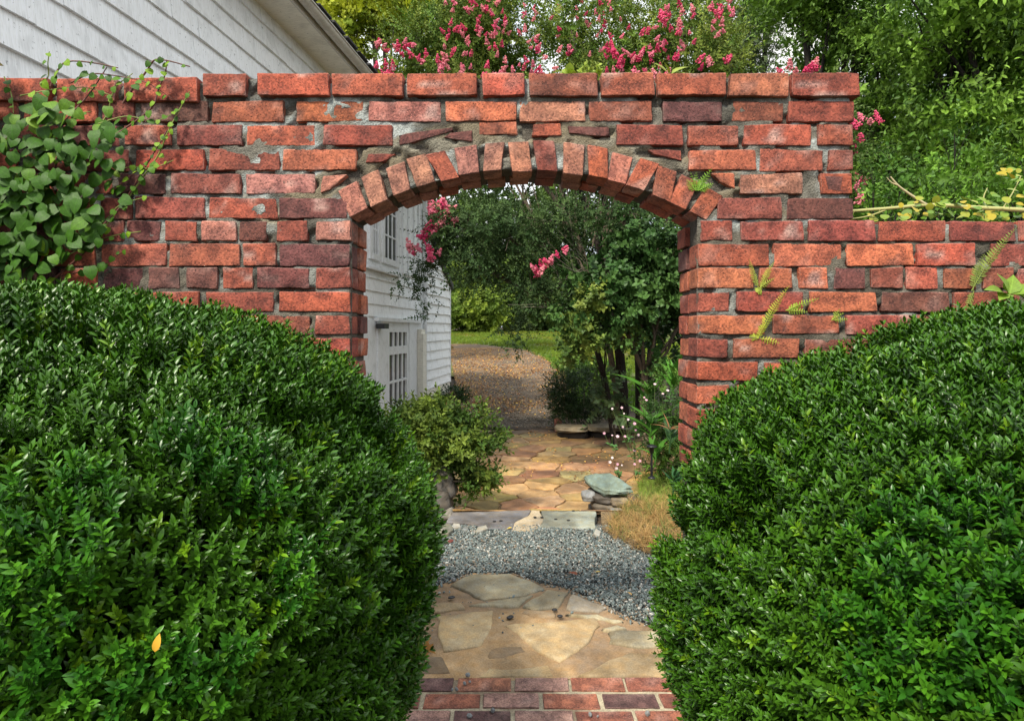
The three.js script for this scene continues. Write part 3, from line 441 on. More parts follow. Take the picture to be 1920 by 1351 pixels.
{ // red brick paving in the foreground, its last course level with the arch
  const pave = struct('brick_paving', 'red brick paving with pale mortar joints at the near end of the path');
  const rows = [[2.595, 2.502, [-0.62, -0.489, -0.469, -0.245, -0.227, -0.005, 0.012, 0.234, 0.246, 0.466, 0.476, 0.69], '1425013'], [2.483, 2.388, [-0.62, -0.366, -0.348, -0.126, -0.115, 0.1068, 0.1235, 0.3436, 0.363, 0.577, 0.592, 0.8], '1050413'], [2.371, 2.276, [-0.7, -0.478, -0.458, -0.236, -0.222, -0.005, 0.012, 0.232, 0.244, 0.462, 0.474, 0.69], '3545103'], [2.258, 2.164, [-0.62, -0.37, -0.352, -0.13, -0.114, 0.106, 0.124, 0.344, 0.36, 0.58], '10305'], [2.148, 2.054, [-0.6, -0.478, -0.458, -0.236, -0.222, -0.005, 0.012, 0.232, 0.244, 0.462], '35451'], [2.036, 1.944, [-0.37, -0.352 + 0.2, -0.13, 0.106, 0.124, 0.344], '130']];
  for (const [d1, d0, e, tn] of rows) for (let i = 0; i < e.length; i += 2) {
    const R = rng(bs * 11), j = () => (R() - 0.5) * 0.004, q = [[e[i] + j(), d0 + j()], [e[i + 1] + j(), d0 + j()], [e[i + 1] + j(), d1 + j()], [e[i] + j(), d1 + j()]], t = TONES[+tn[i / 2]];
    const g = brickGeo(q, -0.05, 0.004 + (R() - 0.5) * 0.004, bs++, [t[0] * 0.85, t[1] * 1.2, t[2] * 1.35], { lime: 0.35, wear: 0.8 }); g.rotateX(-Math.PI / 2); part('brick', g, M.brick, pave);
  }
  const n = 60, pos = [], idx = [], uv = [], col = []; for (let j = 0; j <= 24; j++) for (let i = 0; i <= n; i++) { const x = mix(-0.8, 0.85, i / n), D = mix(1.7, 2.597, j / 24), f = fbm(x * 20, 2, D * 20, 3), d = step(0.5, 0.66, fbm(x * 4, 7, D * 4, 3)); pos.push(x, -0.002 + (f - 0.5) * 0.006, -D); uv.push(x, D); col.push(mix(0.58, 0.34, d), mix(0.5, 0.26, d), mix(0.36, 0.18, d)); }
  for (let j = 0; j < 24; j++) for (let i = 0; i < n; i++) { const a = j * (n + 1) + i, b = a + n + 1; idx.push(a, a + 1, b, a + 1, b + 1, b); }
  part('mortar', build(pos, idx, uv, col), M.mortar, pave);
}
// flagstones set in tan mortar that washes over them
const BED = [[640, 1275], [640, 1180], [800, 1104], [846, 1084], [880, 1074], [965, 1071], [1012, 1088], [1072, 1102], [1140, 1132], [1192, 1160], [1262, 1176], [1420, 1190], [1420, 1275]].map(([x, y]) => GP(x, y));
{
  const path = struct('flagstone_path', 'tan flagstones bedded in sandy mortar between the brick paving and the gravel');
  const pos = [], uv = [], col = [], idx = [], s = 0.014, X0 = -0.8, X1 = 1.1, D0 = 2.57, D1 = 3.85, nx = Math.round((X1 - X0) / s), nd = Math.round((D1 - D0) / s), keep = [];
  for (let j = 0; j <= nd; j++) for (let i = 0; i <= nx; i++) { const x = X0 + i * s, D = D0 + j * s, f = fbm(x * 7, 3, D * 7, 4), g = fbm(x * 2.6 + 4, 5, D * 2.6, 4), k = step(0.42, 0.6, g); keep.push(inPoly(BED, x, D)); pos.push(x, -0.003 + (f - 0.5) * 0.016 + (g - 0.5) * 0.014, -D); uv.push(x, D); const v = 0.85 + 0.3 * f; col.push(mix(0.36, 0.6, k) * v, mix(0.25, 0.41, k) * v, mix(0.15, 0.22, k) * v); }
  for (let j = 0; j < nd; j++) for (let i = 0; i < nx; i++) { const a = j * (nx + 1) + i, b = a + nx + 1; if (keep[a] && keep[b] && keep[a + 1] && keep[b + 1]) idx.push(a, a + 1, b, a + 1, b + 1, b); }
  part('mortar_bed', build(pos, idx, uv, col), M.mud, path);
  const grey = [0.5, 0.45, 0.31], tan = [0.64, 0.49, 0.28], st = [
    [[[846, 1097], [880, 1079], [958, 1077], [1000, 1092], [1022, 1105], [985, 1118], [935, 1123], [908, 1126], [880, 1111]], grey, 9], [[[878, 1137], [1000, 1117], [972, 1138]], grey, 6], [[[980, 1138], [1027, 1106], [1066, 1112], [1046, 1141], [1000, 1145]], grey, 8],
    [[[1062, 1143], [1072, 1115], [1138, 1141], [1122, 1148]], [0.5, 0.45, 0.36], 8], [[[818, 1156], [925, 1146], [922, 1178], [902, 1211], [832, 1222]], tan, 7], [[[945, 1174], [1118, 1160], [1125, 1173], [1096, 1212], [1050, 1241], [1018, 1226]], tan, 8],
    [[[1140, 1186], [1300, 1180], [1300, 1216], [1200, 1214], [1142, 1206]], grey, 6], [[[1082, 1269], [1180, 1223], [1252, 1232], [1330, 1240], [1330, 1270]], tan, 6], [[[812, 1148], [816, 1132], [866, 1131], [872, 1143]], tan, 5], [[[896, 1270], [914, 1254], [1030, 1249], [1040, 1270]], tan, 3],
    [[[915, 1225], [925, 1216], [980, 1213], [988, 1222], [940, 1236], [915, 1236]], [0.42, 0.3, 0.18], 2], [[[1128, 1180], [1160, 1172], [1175, 1178], [1140, 1183]], grey, 5], [[[976, 1150], [985, 1143], [1042, 1150], [1040, 1158], [1000, 1158]], [0.44, 0.32, 0.19], 4], [[[1060, 1152], [1120, 1151], [1170, 1166], [1150, 1168]], grey, 4], [[[680, 1268], [700, 1225], [830, 1232], [845, 1262]], [0.42, 0.31, 0.19], 3],
  ];
  st.forEach(([p, t, up], i) => part('flagstone', slab(p.map(([x, y]) => GP(x, y)), () => 0.003 + up * 0.0006, 0.03, 60 + i, t, { wob: 0.018, rough: 0.006, inset: 0.009 }), M.stone, path));
  for (const [x, y] of [[845, 1124], [848, 1123], [955, 1162], [958, 1160], [1040, 1147], [1050, 1159]]) { const [a, d] = GP(x, y); part('pebble', new THREE.IcosahedronGeometry(0.012, 1).scale(1.3, 0.6, 1), M.dark, path).position.set(a, 0.012, -d); }
}
{ // blue-grey gravel, stone by stone
  const bedC = terrain(-1.6, 2.0, 2.6, 4.72, 30, 30, -0.012, (x, D) => [0.09, 0.095, 0.09]); const grav = struct('gravel', 'blue grey crushed gravel between the flagstones and the slate step', bedC, M.bed);
  const R = rng(77), list = [], C = [[0.13, 0.16, 0.155], [0.18, 0.225, 0.22], [0.085, 0.105, 0.105], [0.27, 0.3, 0.285], [0.14, 0.17, 0.15], [0.22, 0.17, 0.12], [0.42, 0.41, 0.37]];
  const g = new THREE.IcosahedronGeometry(1, 0); { const p = g.attributes.position; for (let i = 0; i < p.count; i++) { const k = 0.75 + 0.5 * noise3(p.getX(i) * 3 + 5, p.getY(i) * 3, p.getZ(i) * 3); p.setXYZ(i, p.getX(i) * k, p.getY(i) * k * 0.6, p.getZ(i) * k * 0.8); } g.computeVertexNormals(); }
  for (let i = 0; i < 46000; i++) {
    const D = mix(2.95, 4.62, R()), x = mix(-0.95, 1.5, R()); if (inPoly(BED, x, D) && !(R() < (inPoly(BED, x, D + 0.06) && inPoly(BED, x + 0.05, D + 0.03) ? 0.008 : 0.3))) continue; if (x < -0.6 && D < 3.3) continue;
    const c = C[Math.floor(Math.pow(R(), 1.7) * C.length)], k = 0.6 + 0.5 * R(), s = 0.0045 + 0.0065 * Math.pow(R(), 2); list.push({ p: V(x, groundY(x, D) - 0.004 + R() * 0.012, -D), d: sphere(R).add(V(0, 0.8, 0)).normalize(), r: R() * 6, s: V(s * (0.8 + R() * 0.7), s * (0.6 + 0.6 * R()), s), c: lin(c[0] * k, c[1] * k, c[2] * k) });
  }
  scatter('gravel_stones', g, std([1, 1, 1], 0.8), list, grav);
  const sp = std([0.2, 0.21, 0.21], 0.8); [[877, 1270, 9], [871, 1286, 6], [881, 1283, 5], [856, 1297, 6], [848, 1298, 5], [924, 1337, 8], [880, 1347, 9], [1107, 1345, 8], [1214, 1343, 9], [1121, 1348, 4], [850, 1090, 12], [1250, 1100, 10]].forEach(([x, y, s]) => { const [a, d] = GP(x, y), o = part('pebble', g, sp, grav); o.scale.setScalar(s * 0.0016); o.position.set(a, 0.012, -d); o.rotation.set(x, y, s); });
}
{ // the step: two slates with a patch of cream mortar between them
  const s = struct('slate_step', 'purple grey and green slate slabs edging the gravel, with cream mortar between');
  const up = (k) => () => k; const q = (l) => l.map(([x, y]) => GP(x, y));
  part('slate_slab', slab(q([[836, 980], [846, 963], [996, 958], [990, 968], [968, 980], [960, 994], [910, 993], [880, 983]]), up(0.012), 0.14, 301, [0.3, 0.295, 0.31], { wob: 0.01, inset: 0.01 }), M.stone, s, 'purple grey slate slab');
  part('slate_slab', slab(q([[1014, 960], [1118, 961], [1116, 993], [1010, 990], [1018, 975]]), up(0.014), 0.14, 302, [0.42, 0.46, 0.39], { wob: 0.01, inset: 0.01 }), M.stone, s, 'pale green slate slab');
  part('mortar_patch', slab(q([[960, 996], [964, 980], [990, 968], [997, 957], [1012, 958], [1020, 975], [1008, 992], [1000, 997]]), up(0.007), 0.14, 303, [0.62, 0.53, 0.38], { wob: 0.012 }), M.stone, s);
  for (const [x, y] of [[927, 981], [939, 980], [1003, 973], [1016, 973], [1042, 977], [1066, 979], [1075, 961]]) { const [a, d] = GP(x, y); part('bolt_hole', new THREE.CylinderGeometry(0.013, 0.013, 0.004, 10), M.dark, s).position.set(a, 0.0165, -d); }
  part('stone', slab(q([[820, 1004], [824, 986], [846, 990], [850, 1000], [838, 1008]]), up(0.03), 0.06, 311, [0.32, 0.33, 0.28], { wob: 0.012 }), M.stone, s);
  part('stone', slab(q([[890, 1000], [896, 991], [912, 988], [916, 994], [900, 1000]]), up(0.018), 0.04, 312, [0.45, 0.44, 0.38]), M.stone, s);
  part('stone', slab(q([[846, 993], [850, 985], [862, 986], [864, 992]]), up(0.02), 0.04, 313, [0.5, 0.5, 0.46]), M.stone, s);
  part('stone', slab(q([[866, 996], [872, 989], [880, 992], [876, 998]]), up(0.018), 0.04, 314, [0.3, 0.33, 0.33]), M.stone, s);
  part('stone', slab(q([[1112, 1004], [1118, 994], [1128, 1000], [1124, 1008]]), up(0.018), 0.04, 315, [0.5, 0.52, 0.5]), M.stone, s);
}
{ // the patio beyond: crazy paving computed as irregular cells
  const patio = struct('flagstone_patio', 'golden brown crazy paving of flagstones, scattered with leaves, beyond the slate step');
  const R = rng(909), B = [[-1.5, 5.02], [1.75, 5.02], [1.9, 9.38], [-1.3, 9.38]], sites = [];
  let tries = 0; while (sites.length < 190 && tries++ < 14000) { const p = [mix(-1.5, 1.9, R()), mix(5.02, 9.38, R())]; if (sites.every((s) => Math.hypot((s[0] - p[0]) * 0.62, s[1] - p[1]) > 0.19 + 0.12 * hash3(Math.round(p[0] * 50), 3, Math.round(p[1] * 50)))) sites.push(p); }
  const C = [[0.62, 0.4, 0.16], [0.66, 0.46, 0.2], [0.55, 0.34, 0.135], [0.6, 0.4, 0.18], [0.34, 0.21, 0.1], [0.6, 0.37, 0.15], [0.52, 0.35, 0.16]];
  sites.forEach((s, i) => {
    let c = B; for (const t of sites) { if (t === s || Math.hypot(t[0] - s[0], t[1] - s[1]) > 1.4) continue; const nx = t[0] - s[0], nz = t[1] - s[1], L = Math.hypot(nx, nz); c = clip(c, nx / L, nz / L, ((t[0] + s[0]) / 2 * nx + (t[1] + s[1]) / 2 * nz) / L - 0.007); if (c.length < 3) return; }
    c = c.filter((p, k) => Math.hypot(p[0] - c[(k + 1) % c.length][0], p[1] - c[(k + 1) % c.length][1]) > 0.03); if (c.length < 3) return;
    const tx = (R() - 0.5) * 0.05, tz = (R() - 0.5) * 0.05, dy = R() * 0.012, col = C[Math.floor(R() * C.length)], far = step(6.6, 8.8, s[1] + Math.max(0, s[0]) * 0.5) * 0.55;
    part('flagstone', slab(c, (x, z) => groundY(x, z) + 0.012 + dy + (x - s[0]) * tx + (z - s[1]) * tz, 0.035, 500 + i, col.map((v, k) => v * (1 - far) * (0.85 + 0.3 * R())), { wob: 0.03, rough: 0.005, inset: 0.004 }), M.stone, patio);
  });
  part('mortar_bed', terrain(-1.6, 2.0, 5.0, 9.42, 50, 60, 0.002, (x, D) => { const k = fbm(x * 2, 8, D * 2, 4); return [mix(0.3, 0.55, k), mix(0.19, 0.34, k), mix(0.09, 0.15, k)]; }), M.bed, patio);
}
// loose stones beside the step
function rock(seed, sx, sy, sz, tint, detail = 4, flatTop = 0) {
  const g = new THREE.IcosahedronGeometry(1, detail), p = g.attributes.position, col = [];
  for (let i = 0; i < p.count; i++) { const d = V(p.getX(i), p.getY(i), p.getZ(i)), m = Math.max(Math.abs(d.x), Math.abs(d.y), Math.abs(d.z)); d.multiplyScalar(mix(1, 0.95 / m, 0.6)); const k = 0.8 + 0.4 * fbm(d.x * 1.6 + seed, d.y * 3.2, d.z * 1.6, 4), lam = (fbm(d.x * 0.8, d.y * 9 + seed, d.z * 0.8, 2) - 0.5) * 0.14; d.multiplyScalar(k); d.x *= 1 + lam; d.z *= 1 + lam; if (flatTop && d.y > 0.55) d.y = 0.55 + (d.y - 0.55) * 0.1; p.setXYZ(i, d.x * sx, d.y * sy, d.z * sz); const v = 0.7 + 0.6 * fbm(d.x * 3, d.y * 5 + seed, d.z * 3, 3); col.push(tint[0] * v, tint[1] * v, tint[2] * v); }
  g.setAttribute('color', new THREE.Float32BufferAttribute(col, 3)); const u = g.attributes.uv; for (let i = 0; i < p.count; i++) u.setXY(i, p.getX(i) + p.getZ(i) * 0.5, p.getY(i) + p.getZ(i) * 0.5); return smooth(g);
}
{
  const o = thing('stone_pile', 'stack of grey stones capped by a flat green slate, right of the step', 'stone pile', V(0.855, -0.17, -5.4)); o.scale.setScalar(0.88);
  const put = (g, x, y, z, label) => part('stone', g, M.stone, o, label).position.set(x, y, z);
  const cap = part('slate_cap', rock(29, 0.175, 0.052, 0.3, [0.25, 0.34, 0.3], 5, 1), M.stone, o, 'flat green slate capstone'); cap.position.set(-0.02, 0.33, 0); cap.rotation.set(0.05, 0.25, 0.02);
  put(rock(21, 0.19, 0.05, 0.26, [0.12, 0.11, 0.1]), -0.02, 0.23, 0.02); put(rock(22, 0.2, 0.05, 0.24, [0.2, 0.18, 0.15]), 0.0, 0.15, 0.06); put(rock(23, 0.18, 0.06, 0.25, [0.15, 0.14, 0.13]), -0.03, 0.06, 0.03); put(rock(24, 0.07, 0.045, 0.1, [0.36, 0.38, 0.4]), -0.22, 0.24, 0.1); put(rock(25, 0.06, 0.05, 0.08, [0.33, 0.35, 0.37]), 0.02, 0.13, 0.29); put(rock(26, 0.08, 0.13, 0.1, [0.1, 0.075, 0.07]), 0.2, 0.17, 0.26, 'dark brown upright stone'); put(rock(27, 0.1, 0.04, 0.09, [0.3, 0.25, 0.18]), 0.07, 0.23, 0.24); put(rock(28, 0.08, 0.06, 0.07, [0.24, 0.24, 0.23]), -0.11, 0.06, 0.28);
}
{
  const o = thing('stone_pile', 'rough grey rocks under the azalea, left of the step', 'stone pile', V(-0.64, -0.1, -5.2));
  const put = (g, x, y, z, r) => { const m = part('stone', g, M.stone, o); m.position.set(x, y, z); m.rotation.z = r; };
  put(rock(31, 0.1, 0.17, 0.14, [0.2, 0.19, 0.18]), 0.05, 0.3, 0, 0.4); put(rock(32, 0.12, 0.1, 0.16, [0.14, 0.13, 0.12]), 0.02, 0.14, 0.05, 0.2); put(rock(33, 0.14, 0.08, 0.16, [0.24, 0.23, 0.2]), -0.03, 0.03, 0.04, 0); put(rock(34, 0.1, 0.14, 0.12, [0.17, 0.16, 0.15]), -0.1, 0.38, -0.06, -0.3); put(rock(35, 0.07, 0.06, 0.09, [0.3, 0.29, 0.26]), 0.11, 0.05, 0.15, 0.5);
}
{
  const o = thing('stone_ledge', 'low dark stone ledge at the far right edge of the patio', 'stone edging', V(1.2, -0.1, -8.9)); let k = 40;
  for (const [x, w, z] of [[-0.35, 0.24, 0.05], [0.12, 0.26, 0], [0.6, 0.26, -0.02], [1.05, 0.25, 0.03]]) { part('stone', rock(k++, w, 0.05, 0.24, [0.26, 0.22, 0.15], 4, 1), M.stone, o).position.set(x, 0.17 + (x > 0.3 ? -0.03 : 0), z); part('stone', rock(k++, w * 0.95, 0.09, 0.18, [0.06, 0.05, 0.04]), M.stone, o).position.set(x + 0.03, 0.04, z - 0.03); }
}
{ const g = brickGeo([[-0.05, 0], [0.05, 0], [0.05, 0.2], [-0.05, 0.2]], -0.03, 0.03, 4001, TONES[5], { nx: 5, ny: 8 }); const o = single('loose_brick', g, M.brick, P(1047, 792, 9.2), 'pale old brick standing at the corner of the dark ledge', 'brick'); o.rotation.set(-0.1, 0.5, 0.05); o.position.y = -0.04; }
// ------------------------------------------------------------------ the two boxwood hedges
const boxLeaf = { len: 0.062, leaves: 7, L: 0.0258, W: 0.0098, spread: 0.72, fold: 0.3, curl: 0.2, taper: 0.25, rows: 3 };
const boxSprigs = [11, 12, 13, 14].map((s) => sprigGeo(s, { ...boxLeaf, len: 0.055 + 0.006 * (s - 11), spread: 0.66 + 0.08 * (s - 11) }));
const boxMat = new THREE.MeshPhysicalMaterial({ color: lin(1, 1, 1), roughness: 0.36, specularIntensity: 0.75, side: THREE.DoubleSide });
const boxTints = [[0.024, 0.1, 0.005], [0.017, 0.075, 0.004], [0.035, 0.13, 0.006], [0.055, 0.17, 0.008], [0.02, 0.09, 0.006]].map((c) => new THREE.MeshPhysicalMaterial({ color: lin(...c), roughness: 0.36, specularIntensity: 0.75, side: THREE.DoubleSide }));
function hedge(label, c, a, side, seed, count) {
  const o = thing('boxwood_hedge', label, 'hedge', V(c.x, 0, c.z), 'clipped boxwood hedges either side of the path'), R = rng(seed), N = 2.5;
  const f = (p) => { const q = Math.pow(Math.abs(p.x) / a.x, N) + Math.pow(Math.abs(p.y) / a.y, N) + Math.pow(Math.abs(p.z) / a.z, N), l = fbm((p.x + c.x) * 3.2, (p.y + c.y) * 3.2, (p.z + c.z) * 3.2 + seed, 3); return Math.pow(q, 1 / N) * (1 + 0.09 * (l - 0.5)); };
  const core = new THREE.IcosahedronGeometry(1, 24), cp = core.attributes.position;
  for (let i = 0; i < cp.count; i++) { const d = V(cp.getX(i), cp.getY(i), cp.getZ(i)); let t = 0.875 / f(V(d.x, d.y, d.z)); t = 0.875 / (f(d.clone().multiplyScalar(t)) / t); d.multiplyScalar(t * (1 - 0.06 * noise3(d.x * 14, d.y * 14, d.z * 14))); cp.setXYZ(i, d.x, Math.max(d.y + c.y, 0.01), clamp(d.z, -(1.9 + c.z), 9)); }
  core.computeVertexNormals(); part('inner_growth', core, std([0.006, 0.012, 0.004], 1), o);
  const list = []; let guard = 0;
  while (list.length < count && guard++ < count * 40) {
    const p = V((R() * 2 - 1) * a.x, (R() * 2 - 1) * a.y, (R() * 2 - 1) * a.z), v = f(p); if (v < 0.885 || v > 0.985) continue;
    const w = p.clone().add(c); if (w.y < 0.1 || w.z < -1.88 || w.z > -0.35) continue;
    const px = 960 + w.x / -w.z * F, py = HOR + (EYE - w.y) / -w.z * F; if (px < -1000 || px > 3100 || py > 1750) continue;
    const n = V(Math.sign(p.x) * Math.pow(Math.abs(p.x) / a.x, N - 1) / a.x, Math.sign(p.y) * Math.pow(Math.abs(p.y) / a.y, N - 1) / a.y, Math.sign(p.z) * Math.pow(Math.abs(p.z) / a.z, N - 1) / a.z).normalize();
    const hole = fbm(w.x * 5 + seed, w.y * 5, w.z * 5, 2); if (v > 0.93 && hole < 0.4) continue;
    const d = n.clone().multiplyScalar(0.9).add(V(0, 0.75, 0)).add(sphere(R).multiplyScalar(0.36)).normalize(), k = fbm(w.x * 4, w.y * 4, w.z * 4 + 9, 2), y = R() < 0.05 ? 1 : 0, q = 0.75 + 0.5 * R();
    list.push({ p: V(p.x, w.y, p.z), d, r: R() * 6.28, s: 0.75 + 0.32 * R(), c: lin(mix(0.022, 0.056, k) * q + y * 0.06, mix(0.075, 0.15, k) * q + y * 0.09, mix(0.004, 0.008, k) * q), near: n.dot(w.clone().sub(camera.position).normalize()) < 0.1 && px > 0 && px < 1920 && py < 1351 && v > 0.95 ? w.distanceTo(camera.position) : 99, g: Math.floor(R() * 4), m: Math.floor(R() * 5) });
  }
  list.sort((s, t) => s.near - t.near);
  list.slice(0, 300).forEach((t) => place('leafy_sprig', boxSprigs[t.g], boxTints[t.m], t, o));
  for (let g = 0; g < 4; g++) scatter('foliage', boxSprigs[g], boxMat, list.slice(300).filter((t) => t.g === g), o);
  return o;
}
hedge('rounded glossy green boxwood hedge left of the path, below the vine', V(-1.63, 0.8, -1.6), V(1.4, 0.78, 0.85), -1, 5, 33000);
hedge('rounded glossy green boxwood hedge right of the path, below the low wall', V(1.755, 0.73, -1.62), V(1.32, 0.77, 0.85), 1, 6, 33000);
// ------------------------------------------------------------------ plants on the wall: vine, ferns, seedlings, bramble
const wallP = (px, py, out) => V(wx(px), wy(py), -WD + out);
{
  const o = thing('climbing_vine', 'heart leaved green vine with reddish stems climbing the left of the brick wall', 'vine', V(0, 0, -WD)), R = rng(808), L = (px, py, out) => V(wx(px), wy(py), out);
  const red = std([0.11, 0.035, 0.022], 0.6), green = std([0.2, 0.26, 0.05], 0.6);
  const stems = [[[113, 172, 129, 142, 155, 132, 204, 132, 237, 138], 0, 2.4], [[240, 200, 262, 168, 285, 141, 307, 126, 333, 130, 372, 138], 0, 2.6], [[200, 285, 237, 257, 274, 228, 300, 205, 309, 172, 322, 150, 332, 128], 0, 2.6], [[60, 570, 104, 533, 178, 463, 207, 430, 237, 389, 274, 337, 304, 293, 326, 252], 0, 3], [[237, 389, 274, 337, 304, 293, 326, 252, 341, 218, 365, 178], 1, 2], [[150, 480, 185, 455, 230, 444, 276, 437], 1, 1.6], [[120, 260, 144, 233, 178, 181, 218, 138], 0, 2.2], [[190, 250, 207, 222, 230, 174, 258, 144], 1, 2], [[170, 385, 222, 363, 267, 330, 296, 306], 0, 2], [[178, 463, 207, 430, 235, 392, 278, 372], 1, 1.5], [[95, 168, 104, 152, 112, 130, 118, 112], 1, 1.8], [[20, 150, 36, 185, 48, 222], 1, 1.6], [[0, 372, 40, 350, 62, 325], 0, 1.5], [[60, 250, 120, 220, 180, 215], 1, 1.6], [[150, 165, 190, 150, 240, 152, 290, 165, 330, 190], 0, 1.8], [[60, 190, 120, 175, 175, 172, 225, 188], 1, 1.6], [[200, 240, 250, 225, 300, 232, 340, 218], 1, 1.5], [[210, 330, 255, 318, 300, 322, 335, 305], 1, 1.4], [[100, 400, 150, 345, 190, 300, 232, 262], 0, 2.4], [[10, 480, 60, 420, 110, 330, 130, 240], 0, 3], [[120, 520, 200, 500, 250, 470], 0, 1.6]];
  const curves = stems.map(([c, k, w], i) => { const pts = []; for (let q = 0; q < c.length; q += 2) pts.push(L(c[q], c[q + 1], 0.02 + 0.03 * R() + (c[q + 1] < 140 ? 0.02 : 0))); part('stem', limb(pts, w * 0.0013, w * 0.0007, 5, 0.1, i), k ? green : red, o); return [new THREE.CatmullRomCurve3(pts), c]; });
  const big = [[0.12, 0.7], [0.3, 0.7], [0.18, 0.5], [0.25, 0.9]].map(([cu, fo], i) => leafGeo(0.044, 0.04, { rows: 9, shape: 'heart', fold: 0.1 - fo * 0.16, curl: cu })), tints = [[0.04, 0.125, 0.006], [0.028, 0.09, 0.005], [0.075, 0.19, 0.008], [0.17, 0.32, 0.015], [0.02, 0.066, 0.005]].map((c) => new THREE.MeshPhysicalMaterial({ color: lin(...c), map: TEX.leaf, bumpMap: TEX.leaf, bumpScale: 0.0012, roughness: 0.5, specularIntensity: 0.4, side: THREE.DoubleSide }));
  let n = 0;
  const extra = []; const leaf = (p, s, young) => { const d = V((R() - 0.5) * 1.5, -1 + R() * 0.8, 0.12 + 0.3 * R()), nn = V((R() - 0.5) * 1.3, 0.1 + 0.6 * R(), 1); const t = { p, q: faced(d, nn), s }; if (n++ < 300) place('leaf', big[n % 4], tints[young ? 2 + Math.floor(R() * 2) : Math.floor(R() * R() * 4.9)], t, o); else extra.push({ ...t, c: young ? lin(0.1, 0.22, 0.018) : lin(0.038, 0.12, 0.006) }); };
  for (const [c] of curves) { const len = c.getLength(); for (let t = 0.12; t <= 1; t += 0.03 / len) { leaf(c.getPoint(t).add(V((R() - 0.5) * 0.012, (R() - 0.5) * 0.01, 0.004)), mix(0.58, 0.32, t) * (0.8 + 0.5 * R()), R() < 0.65); } }
  for (let tries = 0; tries < 3500 && n < 720; tries++) { const px = mix(-60, 262, R()), py = mix(196, 520, R()), lim = px < 120 ? 1 : 1 - (px - 120) / 150, top = py < 250 ? 0.45 : 1, bot = py > 440 ? mix(1, 0.25, (py - 440) / 80) * (px < 110 ? 1.4 : 0.5) : 1; if (R() > lim * top * bot) continue; leaf(L(px, py, 0.02 + 0.09 * R()), mix(0.65, 1.15, R()), py < 240 && R() < 0.6); }
  scatter('foliage', big[1], new THREE.MeshPhysicalMaterial({ color: lin(1, 1, 1), map: TEX.leaf, bumpMap: TEX.leaf, bumpScale: 0.0012, roughness: 0.5, specularIntensity: 0.4, side: THREE.DoubleSide }), extra, o);
}
{ // a lobed leaf hanging in at the very left edge
  const s = new THREE.Shape(); const o = thing('overhanging_twig', 'big lobed green leaves with brown edges hanging in at the top left edge', 'twig', wallP(-42, 98, 0.1));
  [[0, 0], [0.02, -0.03], [0.055, -0.03], [0.05, 0], [0.085, 0.01], [0.06, 0.035], [0.075, 0.07], [0.045, 0.065], [0.03, 0.1], [0, 0.07], [-0.03, 0.1], [-0.045, 0.065], [-0.07, 0.07], [-0.06, 0.035], [-0.08, 0.01], [-0.05, 0], [-0.05, -0.03], [-0.02, -0.03]].forEach(([x, y], i) => i ? s.lineTo(x, y) : s.moveTo(x, y)); s.closePath();
  const g = new THREE.ShapeGeometry(s), p = g.attributes.position; for (let i = 0; i < p.count; i++) p.setZ(i, -6 * p.getX(i) ** 2 + 0.1 * Math.abs(p.getX(i))); g.computeVertexNormals();
  part('twig', limb([V(-0.1, 0.08, 0), V(0, 0.05, 0.01), V(0.1, 0.01, 0.03)], 0.004, 0.002, 5), M.bark, o);
  [[0.105, 0.0, 0.03, 2.4, 0.7], [0.115, -0.055, 0.04, 3.0, 0.85], [0.02, -0.02, 0.03, 3.4, 0.9]].forEach(([x, y, z, r, k], i) => { const m = part('leaf', g, leafM([[0.07, 0.14, 0.03], [0.16, 0.13, 0.04], [0.05, 0.12, 0.03]][i], 0.6, 0.25), o); m.position.set(x, y, z); m.rotation.set(-0.4, 0.3, r); m.scale.setScalar(k); });
}
function frond(len, w, n, seed, bend = 0.3) {                                // a fern frond along +y with paired leaflets
  const R = rng(seed), out = [], g = leafGeo(1, 0.3, { rows: 2, shape: 'lance', fold: 0.2, curl: 0.15 }), at = (t) => V(0, len * t * (1 - 0.1 * bend * t), bend * len * t * t);
  out.push(limb([at(0), at(0.35), at(0.7), at(1)], 0.0014, 0.0005, 4, 0));
  for (let i = 0; i < n * 0.8; i++) { const t = 0.12 + 0.86 * i / (n * 0.8), s = w * Math.pow(Math.sin(Math.PI * (0.1 + 0.87 * t)), 0.7) * (1.1 - 0.45 * t) * (0.85 + 0.3 * R()); for (const k of [-1, 1]) out.push(leafFaced(g, at(t), V(k, 0.35 + 0.2 * R(), 0.1 - 0.3 * R()), V(0, -0.2, 1), s)); }
  return merge(out);
}
function fern(label, px, py, list, tint, group) {
  const o = thing('wall_fern', label, 'fern', wallP(px, py, 0.0), group), m = leafM(tint.map((q, i) => q * (i < 2 ? 1.5 : 1.2)), 0.7, 0.3);
  list.forEach(([dx, dy, w, n], i) => { const len = Math.hypot(dx, dy) / WS, a = Math.atan2(-dx, -dy), f = part('frond', frond(len, w, n, px + i, 0.22), m, o); f.rotation.set(0.12, 0, a); f.position.set((i % 3 - 1) * 0.004, 0, 0.006); });
  return o;
}
const fg = 'small ferns rooted in the mortar joints';
fern('pair of small yellow green ferns in a joint right of the opening', 1424, 541, [[-26, -56, 0.013, 20], [20, -52, 0.014, 18], [-8, 8, 0.02, 6], [26, -20, 0.013, 9]], [0.28, 0.34, 0.06], fg);
fern('long drooping yellow fern on the right jamb, its frond hanging lowest', 1422, 634, [[44, -102, 0.021, 26], [-20, -4, 0.016, 8], [34, 8, 0.016, 8], [12, -30, 0.016, 10]], [0.32, 0.36, 0.05], fg);
fern('small sideways fern sprig in the joint above the right hedge', 1474, 582, [[56, -24, 0.016, 14], [36, 2, 0.018, 9], [24, -14, 0.014, 8]], [0.24, 0.32, 0.05], fg);
